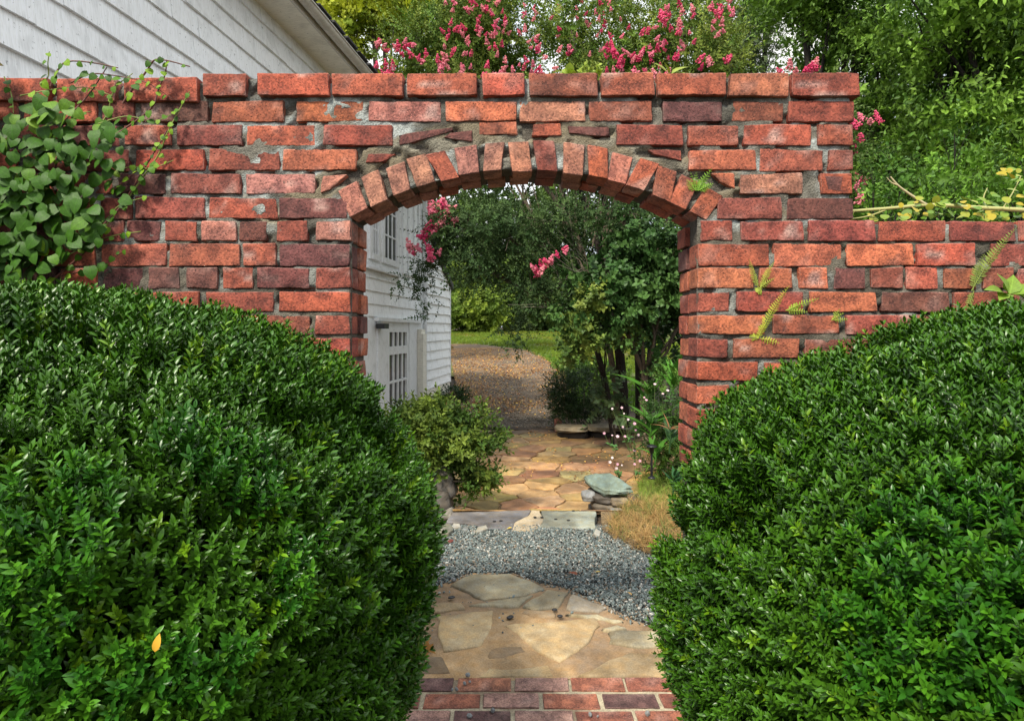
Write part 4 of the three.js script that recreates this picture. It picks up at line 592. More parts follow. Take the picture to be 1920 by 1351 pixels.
fern('tall feathery pale fern on the low wall at the far right', 1822, 545, [[52, -120, 0.026, 30], [4, -70, 0.02, 18], [-14, 40, 0.016, 12]], [0.2, 0.26, 0.07], fg);
fern('little bright green fern growing out of the arch ring at its right end', 1306, 358, [[-2, -34, 0.014, 8], [24, -40, 0.018, 10], [26, -12, 0.018, 9], [-20, -20, 0.016, 8], [-16, -34, 0.012, 7], [12, -30, 0.016, 8]], [0.16, 0.3, 0.04], fg);
fern('tiny yellow fern tuft just above the right hedge, below the long fern', 1560, 600, [[20, -14, 0.012, 7], [10, -22, 0.012, 7], [24, -2, 0.012, 7]], [0.24, 0.32, 0.05], fg);
function seedling(name, label, px, py, out, leaves, tint, L, W, shape = 'lance') {
  const o = thing(name, label, 'plant', wallP(px, py, out)), m = leafM(tint, 0.6, 0.35, { map: TEX.leaf }), g = leafGeo(L, W, { rows: 4, shape, fold: 0.3, curl: 0.25 }); part('stem', limb([V(0, -0.05, 0), V(0.002, -0.02, 0.01), V(0, 0.01, 0.02)], 0.003, 0.002, 5), m, o);
  leaves.forEach(([dx, dy, dz, s]) => place('leaf', g, m, { p: V(dx * 0.01, 0.005, 0.02), q: faced(V(dx, dy, dz), V(0, 0.8, 0.5)), s }, o)); return o;
}
seedling('seedling', 'bright yellow green lobed seedling at the foot of the low wall, far right', 1868, 556, 0.03, [[-0.9, 0.35, 0.3, 1], [-0.3, 0.8, 0.2, 0.9], [0.8, 0.35, 0.3, 1.1], [0.9, -0.05, 0.4, 0.8], [0.3, 0.8, -0.1, 0.9], [-0.6, -0.1, 0.5, 0.8]], [0.24, 0.42, 0.05], 0.08, 0.055);
seedling('seedling', 'broad pointed pale green seedling on top of the wall', 1255, 141, -0.02, [[-0.6, 0.6, 0.2, 1], [0.7, 0.45, 0.1, 1], [0.9, 0.1, 0.3, 0.8], [-0.2, 0.5, 0.4, 0.7]], [0.35, 0.46, 0.06], 0.06, 0.03);
{ const o = thing('wall_top_weed', 'yellow green leafy weeds sprouting on top of the arch wall', 'weed', wallP(1070, 143, -0.03)), R = rng(55), g = leafGeo(0.032, 0.026, { rows: 3, shape: 'round' }), m = leafM([0.32, 0.42, 0.05], 0.6, 0.35);
  for (let k = 0; k < 26; k++) { const x = k < 6 ? (R() - 0.5) * 0.03 : 0.03 + R() * 0.07, h = 0.01 + R() * (k < 6 ? 0.03 : 0.045); part('stem', limb([V(x, -0.02, 0), V(x + 0.003, h * 0.5, 0), V(x + (R() - 0.5) * 0.01, h, 0)], 0.0012, 0.0008, 3, 0), m, o); for (let q = 0; q < (k < 6 ? 2 : 5); q++) place('leaf', g, m, { p: V(x, h * (0.4 + 0.15 * q), 0), q: faced(V(R() - 0.5, R() * 0.7, R() - 0.3), V(0, 0.6, 0.6)), s: k < 6 ? 1.1 : 0.42 }, o); } }
{ // bramble cane over the low wall
  const D = 2.12, o = thing('bramble_cane', 'thorny pale cane with yellow green leaves lying over the low right wall', 'bramble', P(1600, 394, D)), b = P(1600, 394, D), R = rng(66), L = (x, y, z = 0) => P(x, y, D + z).sub(b), m = std([0.36, 0.36, 0.13], 0.6);
  const c = [L(1560, 398, 0.02), L(1660, 391), L(1750, 384), L(1830, 389, -0.02), L(1990, 397, -0.02)], curve = new THREE.CatmullRomCurve3(c); part('cane', limb(c, 0.0045, 0.008, 7, 0.08), m, o);
  part('cane', limb([L(1738, 384), L(1705, 363), L(1684, 347), L(1670, 331)], 0.005, 0.0022, 6, 0.1), std([0.42, 0.36, 0.2], 0.7), o); part('cane', limb([L(1684, 347), L(1672, 342), L(1663, 332)], 0.003, 0.001, 5, 0.1), std([0.42, 0.36, 0.2], 0.7), o); part('cane', limb([L(1590, 411), L(1628, 405), L(1660, 394)], 0.002, 0.003, 5, 0.1), m, o); part('cane', limb([L(1850, 390), L(1845, 370), L(1852, 352)], 0.003, 0.0015, 5), m, o); part('cane', limb([L(1880, 392), L(1900, 360), L(1915, 330)], 0.003, 0.0015, 5), m, o);
  for (let i = 0; i < 15; i++) { const p = curve.getPoint(0.1 + i * 0.06), t = part('thorn', new THREE.ConeGeometry(0.0022, 0.011, 5), m, o); t.position.copy(p).add(V(0, (i % 2 ? 1 : -1) * 0.007, 0.003)); t.rotation.z = i % 2 ? 0.4 : Math.PI - 0.4; }
  const g = leafGeo(0.034, 0.028, { rows: 4, shape: 'round', fold: 0.15 }), ms = [[0.2, 0.3, 0.03], [0.3, 0.33, 0.03], [0.13, 0.24, 0.03], [0.42, 0.34, 0.02]].map((q) => leafM(q, 0.6, 0.35));
  for (let i = 0; i < 95; i++) { const k = R(); let x, y; if (k < 0.3) { x = mix(1690, 1780, R()); y = mix(375, 408, R()); } else if (k < 0.75) { x = mix(1780, 1925, R()); y = mix(352, 408, Math.pow(R(), 0.7)); } else if (k < 0.9) { x = mix(1870, 1940, R()); y = mix(312, 350, R()); } else { x = mix(1630, 1700, R()); y = mix(396, 412, R()); } place('leaf', g, ms[Math.floor(R() * 4)], { p: L(x, y, (R() - 0.4) * 0.16), q: faced(V(R() - 0.5, R() - 0.6, R() - 0.2), V(R() - 0.5, 0.8, 0.7)), s: 0.6 + 0.55 * R() }, o); } }
// ------------------------------------------------------------------ trees and bushes beyond the wall
const myrtleSprig = sprigGeo(21, { len: 0.26, leaves: 8, L: 0.052, W: 0.028, spread: 1.0, droop: 0.3 });
const maple = sprigGeo(22, { len: 0.3, leaves: 7, L: 0.11, W: 0.085, spread: 1.25, droop: 0.5, shape: 'round', fold: 0.15, curl: 0.3, rows: 2 });
const elm = sprigGeo(23, { len: 0.42, leaves: 11, L: 0.105, W: 0.046, spread: 1.0, opposite: false, droop: 0.55, curl: 0.35 });
const fine = sprigGeo(24, { len: 0.5, leaves: 12, L: 0.09, W: 0.045, spread: 1.1, droop: 0.4 });
const lilacSprig = sprigGeo(25, { len: 0.2, leaves: 5, L: 0.075, W: 0.055, spread: 1.15, droop: 0.3, shape: 'heart', rows: 3, curl: 0.3 });
const azaleaSprig = sprigGeo(26, { len: 0.09, leaves: 7, L: 0.04, W: 0.019, spread: 1.0, opposite: false, rows: 3 });
const coarse = sprigGeo(27, { len: 0.9, leaves: 9, L: 0.26, W: 0.15, spread: 1.1, droop: 0.3, rows: 2 });
const frond2 = (len, w, n, s) => frond(len, w, n, 900 + s, 0.5);
const pinnate = sprigGeo(28, { len: 0.4, leaves: 9, L: 0.105, W: 0.044, spread: 1.1, opposite: false, droop: 0.6, curl: 0.35 });
const leafy = (r = 0.75, tr = 0.3) => leafM([1, 1, 1], r, tr);

// panicles of pink flowers
const panicles = [1, 2, 3].map((s) => { const R = rng(700 + s), out = [], g = new THREE.IcosahedronGeometry(0.017, 0); for (let i = 0; i < 60; i++) { const t = R(), r = 0.06 * Math.pow(1 - t, 0.6) * Math.sqrt(R()), a = R() * 6.28, k = 0.55 + 0.75 * R(); out.push(g.clone().scale(k, k * 0.6, k).rotateX(R() * 3).rotateY(R() * 3).translate(r * Math.cos(a), t * 0.17 - 0.03, r * Math.sin(a))); } return mergeGeometries(out); });
const pinks = [[0.78, 0.1, 0.22], [0.84, 0.24, 0.34], [0.68, 0.05, 0.16], [0.82, 0.3, 0.34]].map((c) => leafM(c, 0.8, 0.3));
function blossoms(o, spots, seed, scale = 1) { const R = rng(seed); spots.forEach(([px, py, D, s = 1]) => place('blossom_cluster', panicles[Math.floor(R() * 3)], pinks[Math.floor(R() * 4)], { p: P(px, py, D + (R() - 0.5) * 0.15).sub(o.position), d: V(R() - 0.5, R() * 0.9 + 0.1, R() - 0.3).normalize(), r: R() * 6, s: s * scale * (0.75 + 0.5 * R()) }, o)); }
{
  const D = 8.4, base = V(1.45, groundY(1.45, 8.6), -8.6), R = rng(31);
  const lobes = [[800, 100, 90, 70], [900, 30, 110, 90], [950, 110, 130, 60], [1060, 40, 120, 100], [1180, 110, 120, 70], [1290, 60, 90, 90], [1330, 120, 70, 60], [1090, 130, 90, 50], [880, 200, 130, 80], [1060, 230, 150, 90], [1250, 230, 110, 90]].map(([x, y, a, b]) => lobe(x, y, a, b, D + (x % 7) * 0.12 - 0.3));
  const low = [[880, 430, 80, 45], [960, 450, 90, 70], [1060, 420, 70, 40], [1180, 400, 110, 50], [830, 420, 40, 40], [900, 500, 70, 40], [1000, 540, 60, 36], [1040, 488, 44, 16]].map(([x, y, a, b]) => lobe(x, y, a, b, D - 0.6 + (x % 5) * 0.2));
  const o = thing('crape_myrtle', 'tall pink flowering crape myrtle rising over and hanging down behind the arch', 'tree', base), L = (p) => p.clone().sub(base);
  [[1150, 792, 1128, 690, 1112, 630, 1090, 520, 1060, 380, 1030, 200], [1172, 800, 1164, 690, 1150, 560, 1110, 420, 1085, 340, 1070, 150], [1204, 800, 1200, 690, 1190, 560, 1150, 430, 1130, 350, 1190, 150], [1196, 806, 1218, 690, 1230, 560, 1250, 430, 1270, 330, 1290, 130], [1164, 800, 1140, 640, 1075, 430, 1010, 330, 930, 180, 860, 60]].forEach((c, i) => { const pts = []; for (let q = 0; q < c.length; q += 2) pts.push(L(P(c[q], c[q + 1], 8.5 + (i % 3) * 0.12))); part('trunk', limb(pts, [0.05, 0.085, 0.09, 0.07, 0.05][i], 0.016, 9, 0.15, i), i < 4 ? M.barkDark : M.barkPale, o); });
  { const g = []; for (let i = 0; i < 34; i++) { const x = mix(1010, 1160, R()), y = mix(395, 440, R()), dx = (x - 1085) * 1.3 + (R() - 0.5) * 60; g.push(limb([L(P(x, y + 30, 8.4)), L(P(x + dx * 0.4, y - 50, 8.4)), L(P(x + dx, y - 160, 8.4))], 0.012, 0.004, 5, 0.1, i)); } part('branch', merge(g), M.barkPale, o); }
  { const g = []; for (const l of [...lobes, ...low]) for (let k = 0; k < 4; k++) { const d = sphere(R), e = l.c.clone().add(V(d.x * l.r.x, d.y * l.r.y, d.z * l.r.z).multiplyScalar(0.85)); g.push(limb([L(V(mix(1.1, l.c.x, 0.5), l.c.y - l.r.y * 0.6 - 0.2, -8.4)), L(l.c), L(e)], 0.012, 0.003, 4, 0.1, k)); } part('twig', merge(g), M.barkPale, o); }
  { const g = []; for (const [a, b, c, d, e, f] of [[1160, 560, 1090, 520, 1000, 470], [1160, 600, 1080, 560, 960, 600], [1090, 470, 1040, 400, 960, 430], [1240, 620, 1150, 530, 1060, 500], [1120, 600, 1070, 540, 1040, 470], [1180, 520, 1100, 490, 1030, 540], [1140, 570, 1080, 490, 1050, 430]]) for (let k = 0; k < 3; k++) g.push(limb([L(P(a + R() * 20, b + R() * 30, 8)), L(P(c + R() * 30, d + R() * 30, 7.8)), L(P(e + R() * 60 - 30, f + R() * 60 - 30, 7.6))], 0.007, 0.002, 4, 0.1, k)); part('dead_twig', merge(g), std([0.22, 0.19, 0.15], 0.9), o); }
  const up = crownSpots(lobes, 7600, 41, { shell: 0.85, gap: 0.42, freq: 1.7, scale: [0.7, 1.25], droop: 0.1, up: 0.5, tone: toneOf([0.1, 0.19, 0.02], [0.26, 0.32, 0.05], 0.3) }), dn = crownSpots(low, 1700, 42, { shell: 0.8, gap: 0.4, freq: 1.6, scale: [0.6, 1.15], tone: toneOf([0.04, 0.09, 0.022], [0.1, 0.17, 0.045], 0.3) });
  // sprays hanging in front of the barn and the lawn
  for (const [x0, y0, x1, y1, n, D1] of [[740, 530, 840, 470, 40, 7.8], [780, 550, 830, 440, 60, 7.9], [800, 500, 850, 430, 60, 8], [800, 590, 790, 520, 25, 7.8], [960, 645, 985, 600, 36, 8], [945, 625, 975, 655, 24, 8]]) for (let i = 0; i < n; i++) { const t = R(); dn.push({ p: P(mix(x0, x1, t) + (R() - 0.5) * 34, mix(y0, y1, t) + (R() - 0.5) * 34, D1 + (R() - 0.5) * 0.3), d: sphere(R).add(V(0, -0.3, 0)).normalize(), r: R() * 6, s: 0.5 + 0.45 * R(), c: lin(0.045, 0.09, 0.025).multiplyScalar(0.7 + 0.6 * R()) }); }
  up.concat(dn).forEach((t) => t.p.sub(base)); scatter('crown', myrtleSprig, leafy(), up.concat(dn), o);
  const fl = []; const zone = (x0, x1, y0, y1, n, D1, s) => { for (let i = 0; i < n; i++) fl.push([mix(x0, x1, R()), mix(y0, y1, R()), D1, s]); };
  zone(700, 780, 78, 105, 10, 7.6, 0.6); zone(830, 960, 0, 70, 34, 7.7, 0.48); zone(830, 1010, 50, 145, 52, 7.7, 0.48); zone(760, 850, 100, 145, 10, 7.6, 0.6); zone(960, 1170, 0, 110, 36, 7.8, 0.42); zone(1245, 1305, 10, 95, 18, 7.5, 0.5); zone(1330, 1375, 0, 70, 14, 7.5, 0.52); zone(1120, 1310, 50, 115, 24, 7.5, 0.48); zone(1130, 1270, 95, 150, 26, 7.5, 0.52); zone(1000, 1070, 90, 145, 12, 7.5, 0.55); zone(690, 760, 120, 145, 8, 7.5, 0.55); zone(1310, 1400, 60, 140, 5, 7.5, 0.7);
  [[1243, 37, 7.3, 0.85], [1280, 25, 7.3, 0.7], [1275, 50, 7.3, 0.75], [1155, 105, 7.2, 0.8], [1160, 125, 7.2, 0.7], [1195, 138, 7.2, 0.8], [1230, 146, 7.2, 0.75]].forEach((q) => fl.push(q));
  zone(800, 850, 380, 425, 20, 7.7, 0.85); zone(795, 820, 432, 470, 7, 7.7, 0.85); zone(768, 785, 462, 476, 5, 7.7, 0.75); zone(805, 822, 455, 490, 6, 7.7, 0.75); [[1002, 505], [1008, 515], [1014, 512], [1020, 500], [1030, 496], [1032, 490], [1045, 480], [1058, 468], [1060, 474], [1016, 498]].forEach(([x, y]) => fl.push([x, y, 7.4, 0.7]));
  blossoms(o, fl, 51);
}
{ // the second myrtle, hidden behind the wall but for its flowering ends
  const base = V(3.0, 0, -6.6), lobes = [[1490, 260, 90, 80], [1560, 330, 70, 80], [1440, 330, 90, 80], [1530, 190, 60, 40]].map(([x, y, a, b]) => lobe(x, y, a, b, 6.6));
  const o = tree({ name: 'crape_myrtle', label: 'smaller pink crape myrtle behind the wall end, its blossom ends peeping out right', base, lobes, n: 900, geo: myrtleSprig, mat: leafy(), bark: M.barkPale, r: 0.05, seed: 61, opts: { tone: toneOf([0.06, 0.13, 0.02], [0.16, 0.24, 0.05]), gap: 0.4 } });
  const fl = [[1606, 236], [1618, 224], [1632, 230], [1645, 222], [1652, 228], [1610, 265], [1616, 262], [1603, 285], [1606, 330], [1608, 342], [1604, 352], [1612, 360], [1616, 372], [1608, 380], [1626, 340], [1466, 136], [1480, 128], [1492, 138], [1508, 140], [1515, 132], [1526, 122], [1532, 128], [1524, 136], [1600, 240]].map(([x, y]) => [x, y, 6.2, 0.62]); blossoms(o, fl, 62);
}
tree({ name: 'maple_tree', label: 'yellow green broad leaved tree behind the barn gutter, upper left', base: V(-3.2, 0.8, -15), r: 0.22, seed: 71, fork: 0.3, lobes: [[620, -10, 90, 100], [640, 90, 70, 70], [720, 40, 100, 100], [800, -10, 90, 90], [790, 90, 90, 70], [700, 130, 90, 60], [880, 30, 80, 90], [690, -80, 120, 80], [740, 220, 130, 80], [560, 80, 60, 90]].map(([x, y, a, b]) => lobe(x, y, a, b, 15 + (x % 5) * 0.2)), n: 3300, geo: maple, mat: leafy(0.7, 0.45), opts: { shell: 0.85, gap: 0.43, freq: 0.9, tone: toneOf([0.2, 0.28, 0.012], [0.5, 0.54, 0.03], 0.25) } });
const G1 = [0.05, 0.12, 0.01], G2 = [0.19, 0.34, 0.035];
tree({ name: 'elm_tree', label: 'dark green drooping elm right of the wall top, over its step down', base: V(5.6, 0.2, -10.5), r: 0.16, seed: 81, fork: 0.3, per: 4, lobes: [[1500, -10, 90, 50], [1590, -20, 120, 80], [1580, 90, 100, 70], [1680, 40, 100, 90], [1640, 180, 90, 70], [1700, 260, 90, 70], [1560, 180, 70, 60], [1640, 330, 80, 60]].map(([x, y, a, b]) => lobe(x, y, a, b, 10.3 + (x % 7) * 0.15)), n: 3000, geo: elm, mat: leafy(0.6, 0.3), bark: M.barkDark, opts: { shell: 0.8, gap: 0.485, freq: 2, droop: 0.7, tone: toneOf(G1, G2, 0.25) } });
tree({ name: 'elm_tree', label: 'large green elm filling the upper right corner with drooping sprays', base: V(7, 0, -8.6), r: 0.18, seed: 82, fork: 0.3, per: 4, lobes: [[1800, 0, 130, 80], [1900, 60, 130, 90], [1790, 120, 110, 70], [1880, 190, 110, 80], [1780, 220, 90, 60], [1960, 280, 120, 90], [1850, 290, 100, 60], [2000, 130, 120, 120], [1740, 60, 80, 70], [1930, -60, 150, 80]].map(([x, y, a, b]) => lobe(x, y, a, b, 8.2 + (x % 7) * 0.15)), n: 4200, geo: elm, mat: leafy(0.55, 0.3), bark: M.barkDark, opts: { shell: 0.75, gap: 0.49, freq: 2.1, droop: 0.8, tone: toneOf([0.06, 0.14, 0.012], [0.22, 0.39, 0.04], 0.25) } });
for (const [label, x, y, D, n, seed, lobes] of [
  ['feathery green sapling just behind the end of the high wall', 1660, 400, 6.0, 105, 83, [[1640, 330, 34, 26], [1670, 290, 30, 20], [1620, 400, 30, 20], [1690, 350, 34, 22], [1650, 375, 40, 20]]],
  ['feathery green sapling rising highest behind the low right wall', 1790, 400, 7.0, 140, 85, [[1790, 250, 34, 26], [1820, 290, 40, 26], [1760, 310, 40, 24], [1800, 345, 50, 26], [1740, 365, 36, 20]]],
  ['feathery green sapling at the far right behind the bramble', 1900, 400, 5.8, 95, 86, [[1880, 340, 36, 24], [1930, 300, 40, 30], [1850, 385, 50, 20], [1930, 370, 40, 24]]]])
  tree({ name: 'locust_sapling', label, category: 'sapling', group: 'feathery saplings behind the low wall', base: V((x - 960) * D / F, 0, -D), r: 0.025, seed, fork: 0.5, lobes: lobes.map(([a, b, c, d], k) => lobe(a, b, c, d, D + (k % 3) * 0.5 - 0.4)), n, geo: pinnate, mat: leafy(0.6, 0.35), bark: M.barkDark, opts: { shell: 0.9, gap: 0.42, freq: 2.4, droop: 0.5, scale: [0.55, 1.05], tone: toneOf([0.05, 0.14, 0.012], [0.18, 0.36, 0.03], 0.25) } });
tree({ name: 'shade_tree', label: 'deep green undergrowth tree filling the gap between the saplings and the elms', base: V(6.2, 0, -9.5), r: 0.06, seed: 87, fork: 0.3, bark: M.barkDark, lobes: [[1650, 400, 90, 50], [1760, 410, 90, 50], [1880, 410, 100, 50], [1700, 330, 70, 50], [1980, 390, 90, 70]].map(([x, y, a, b], k) => lobe(x, y, a, b, 9.4 + k * 0.2)), n: 420, geo: elm, mat: leafy(0.7, 0.3), opts: { shell: 0.7, gap: 0.46, freq: 2, droop: 0.5, tone: toneOf([0.025, 0.07, 0.01], [0.09, 0.18, 0.02], 0.25) } });
tree({ name: 'oak_tree', label: 'grey green tall tree between the crape myrtle and the right elm', base: V(8.2, 1, -21), r: 0.3, seed: 84, fork: 0.4, lobes: [[1390, 20, 60, 70], [1410, 90, 50, 60], [1440, -10, 60, 36], [1360, 110, 50, 60], [1290, -30, 70, 60], [1400, 190, 80, 70], [1150, 0, 50, 40]].map(([x, y, a, b]) => lobe(x, y, a, b, 20)), n: 2000, geo: fine, mat: leafy(0.8, 0.25), bark: M.barkDark, opts: { shell: 0.85, gap: 0.4, freq: 0.8, tone: toneOf([0.05, 0.08, 0.03], [0.11, 0.16, 0.055], 0.3) } });
// far hedgerow beyond the lawn
for (const [label, px, py, rx, ry, D, seed, a, b] of [['yellow green shrub left of the far lawn, beside the barn corner', 880, 560, 60, 70, 31, 91, [0.1, 0.17, 0.015], [0.26, 0.34, 0.03]], ['light green rounded shrub at the middle of the far lawn edge', 950, 560, 60, 60, 33, 92, [0.07, 0.14, 0.014], [0.2, 0.29, 0.03]], ['deep green shrub at the far lawn edge, half behind the lilac', 1040, 560, 70, 70, 32, 93, [0.03, 0.07, 0.012], [0.1, 0.16, 0.025]], ['dark shrub beyond the lawn just left of the right jamb', 1180, 550, 90, 80, 30, 94, [0.03, 0.06, 0.014], [0.08, 0.13, 0.025]], ['shadowy shrub behind the barn end', 780, 540, 70, 80, 34, 95, [0.03, 0.06, 0.014], [0.08, 0.13, 0.025]]])
  tree({ name: 'field_shrub', label, category: 'shrub', group: 'shrubs along the far lawn', base: V((px - 960) * D / F, groundY(0, D), -D), r: 0.12, seed, fork: 0.2, lobes: [lobe(px, py, rx, ry * 0.8, D), lobe(px - rx * 0.5, py + 30, rx * 0.7, ry * 0.5, D - 1), lobe(px + rx * 0.5, py + 25, rx * 0.7, ry * 0.5, D - 1), lobe(px + rx * 0.2, py - ry * 0.6, rx * 0.6, ry * 0.5, D)], n: 1000, geo: coarse, mat: leafy(0.8, 0.35), bark: M.barkDark, opts: { shell: 0.7, gap: 0.38, freq: 0.6, scale: [0.6, 1.1], tone: toneOf(a, b, 0.25) } });
// tall dark trees that close the view
[[640, 360, 130, 42, 'at the far left behind the barn roof'], [820, 330, 120, 45, 'left of centre behind the crape myrtle'], [980, 340, 120, 43, 'at the centre behind the crape myrtle'], [1130, 350, 120, 46, 'right of centre behind the lilac'], [1290, 330, 120, 44, 'behind the right jamb'], [1440, 320, 100, 42, 'behind the end of the high wall'], [1600, 280, 120, 40, 'behind the left elm on the right'], [1780, 240, 140, 38, 'behind the large elm'], [1950, 250, 130, 36, 'at the far right behind the large elm'], [480, 330, 120, 40, 'hidden mostly by the barn'], [2200, 300, 140, 36, 'beyond the right edge of the view']].forEach(([px, py, r, D, where], i) =>
  tree({ name: 'woodland_tree', label: `tall dark woodland tree ${where}`, group: 'dark trees that close the view', base: V((px - 960) * D / F, groundY(0, D), -D), r: 0.35, seed: 110 + i, fork: 0.35, lobes: [lobe(px, py, r, r * 0.9, D), lobe(px - r * 0.5, py + r, r * 0.8, r * 0.8, D), lobe(px + r * 0.5, py + r * 0.9, r * 0.8, r * 0.8, D), lobe(px, py + r * 1.7, r * 0.9, r * 0.6, D)], n: 1100, geo: coarse, mat: leafy(0.85, 0.25), bark: M.barkDark, opts: { shell: 0.6, gap: 0.33, freq: 0.4, scale: [0.9, 1.7], tone: toneOf([0.03, 0.065, 0.01], [0.09, 0.16, 0.02], 0.25) } }));
// the lilac and lower planting behind the right jamb
tree({ name: 'lilac_bush', label: 'large dark leaved lilac bush behind the right side of the arch', category: 'bush', base: V(1.75, -0.1, -7.9), r: 0.05, seed: 131, fork: 0.5, per: 5, bark: M.barkPale, lobes: [[1100, 590, 60, 60], [1150, 520, 70, 70], [1210, 580, 80, 80], [1250, 500, 60, 90], [1200, 450, 70, 50], [1260, 640, 50, 60], [1300, 560, 60, 120], [1090, 500, 40, 40]].map(([x, y, a, b]) => lobe(x, y, a, b, 7.6 + (x % 5) * 0.12)), n: 1250, geo: lilacSprig, mat: leafy(0.5, 0.2), opts: { shell: 0.75, gap: 0.4, freq: 1.6, scale: [0.7, 1.25], tone: toneOf([0.035, 0.09, 0.02], [0.1, 0.2, 0.045], 0.3) } });
tree({ name: 'lilac_bush', label: 'small yellowing lilac shoot in front of the dark trunks', category: 'bush', base: V(1.38, -0.06, -8.3), r: 0.02, seed: 132, fork: 0.6, bark: M.barkDark, lobes: [[1100, 580, 26, 24], [1090, 615, 26, 26], [1096, 640, 28, 22], [1075, 658, 26, 14], [1110, 555, 24, 18]].map(([x, y, a, b]) => lobe(x, y, a, b, 7.3)), n: 170, geo: lilacSprig, mat: leafy(0.5, 0.3), opts: { shell: 0.9, gap: 0.3, scale: [0.6, 1], tone: toneOf([0.08, 0.15, 0.03], [0.24, 0.3, 0.05], 0.3) } });
function bush(name, label, base, lobes, n, geo, tone, seed, extra = {}, rough = 0.55) { return tree({ name, label, category: 'bush', base, r: 0.012, seed, fork: 0.4, per: 4, lobes, n, geo, mat: leafy(rough, 0.25), opts: { shell: 0.6, gap: 0.36, freq: 3, scale: [0.8, 1.3], tone, up: 0.5, ...extra } }); }
bush('azalea_bush', 'yellow green azalea bush spilling over rocks left of the patio', V(-0.62, 0, -5.25), [[850, 850, 70, 60], [810, 800, 60, 50], [880, 810, 44, 50], [895, 870, 40, 46], [836, 790, 50, 28], [780, 860, 56, 70], [770, 800, 56, 34], [870, 900, 36, 34], [915, 832, 28, 20], [930, 818, 20, 8], [870, 775, 20, 14], [905, 900, 26, 16], [820, 762, 22, 14], [740, 810, 50, 50]].map(([x, y, a, b]) => lobe(x, y, a, b, 5.2)), 2600, azaleaSprig, toneOf([0.06, 0.125, 0.016], [0.22, 0.3, 0.04], 0.3), 141, { shell: 0.85, gap: 0.4, freq: 4.5, scale: [0.7, 1.5] });
bush('garden_shrub', 'dark fine leaved low shrub at the right of the drive, below the lilac', V(1.25, 0, -9.5), [[1085, 740, 50, 48], [1055, 730, 34, 36], [1062, 765, 32, 26], [1100, 765, 32, 32], [1080, 778, 34, 18]].map(([x, y, a, b]) => lobe(x, y, a, b, 9.3)), 900, sprigGeo(29, { len: 0.16, leaves: 7, L: 0.06, W: 0.017, spread: 1.2, opposite: false, shape: 'lance', droop: 0.5 }), toneOf([0.018, 0.045, 0.012], [0.05, 0.1, 0.025], 0.3), 142);
bush('garden_shrub', 'light green leafy weeds behind the dark low shrub', V(1.2, 0.2, -10.4), [[1075, 690, 36, 22], [1100, 700, 36, 22], [1140, 700, 40, 30]].map(([x, y, a, b]) => lobe(x, y, a, b, 10.4)), 260, maple, toneOf([0.08, 0.18, 0.02], [0.2, 0.34, 0.04], 0.25), 143, { scale: [0.3, 0.55], gap: 0.25 });
bush('potted_plant', 'small dark green plant at the barn corner beside the drive', V(-0.98, 0.05, -10.3), [[850, 738, 26, 12], [870, 742, 16, 10], [835, 745, 14, 10]].map(([x, y, a, b]) => lobe(x, y, a, b, 10)), 150, azaleaSprig, toneOf([0.03, 0.08, 0.02], [0.07, 0.14, 0.03], 0.3), 144, { scale: [0.8, 1.3], gap: 0.2 });
bush('garden_shrub', 'pale leaved climbing plant low in front of the dark trunks', V(1.35, -0.06, -7.9), [[1135, 745, 22, 30], [1120, 765, 22, 18], [1150, 785, 20, 18], [1145, 715, 18, 26]].map(([x, y, a, b]) => lobe(x, y, a, b, 7.9)), 34, lilacSprig, toneOf([0.09, 0.15, 0.06], [0.15, 0.23, 0.09], 0.2), 145, { scale: [0.8, 1.3], gap: 0.2 });
bush('garden_shrub', 'green mixed foliage in the bed against the right jamb', V(1.5, 0, -6.2), [[1260, 760, 40, 70], [1230, 800, 40, 40], [1275, 850, 36, 50], [1250, 870, 40, 30]].map(([x, y, a, b]) => lobe(x, y, a, b, 6.1)), 420, sprigGeo(30, { len: 0.14, leaves: 7, L: 0.05, W: 0.016, spread: 1.0, shape: 'lance' }), toneOf([0.04, 0.1, 0.02], [0.13, 0.24, 0.035], 0.3), 146, { gap: 0.3 });
// ------------------------------------------------------------------ lawn, bank of dry grass, bed plants, leaves, path light
const bladeTuft = (seed, n, h, w, bend) => { const R = rng(seed), pos = [], idx = []; for (let i = 0; i < n; i++) { const a = R() * 6.28, r = R() * 0.03, L = h * (0.5 + 0.7 * R()), b = bend * (0.4 + R()), x = r * Math.cos(a), z = r * Math.sin(a), q = pos.length / 3, t = R() * 6.28, tx = Math.cos(t) * w, tz = Math.sin(t) * w; for (let k = 0; k < 3; k++) { const f = k / 3, o = b * L * f * f; pos.push(x + Math.cos(a) * o - tx * (1 - f * 0.6), L * f * (1 - b * f * 0.35), z + Math.sin(a) * o - tz * (1 - f * 0.6), x + Math.cos(a) * o + tx * (1 - f * 0.6), L * f * (1 - b * f * 0.35), z + Math.sin(a) * o + tz * (1 - f * 0.6)); } pos.push(x + Math.cos(a) * b * L, L * (1 - b * 0.35), z + Math.sin(a) * b * L); idx.push(q, q + 1, q + 3, q, q + 3, q + 2, q + 2, q + 3, q + 5, q + 2, q + 5, q + 4, q + 4, q + 5, q + 6); } return build(pos, idx); };
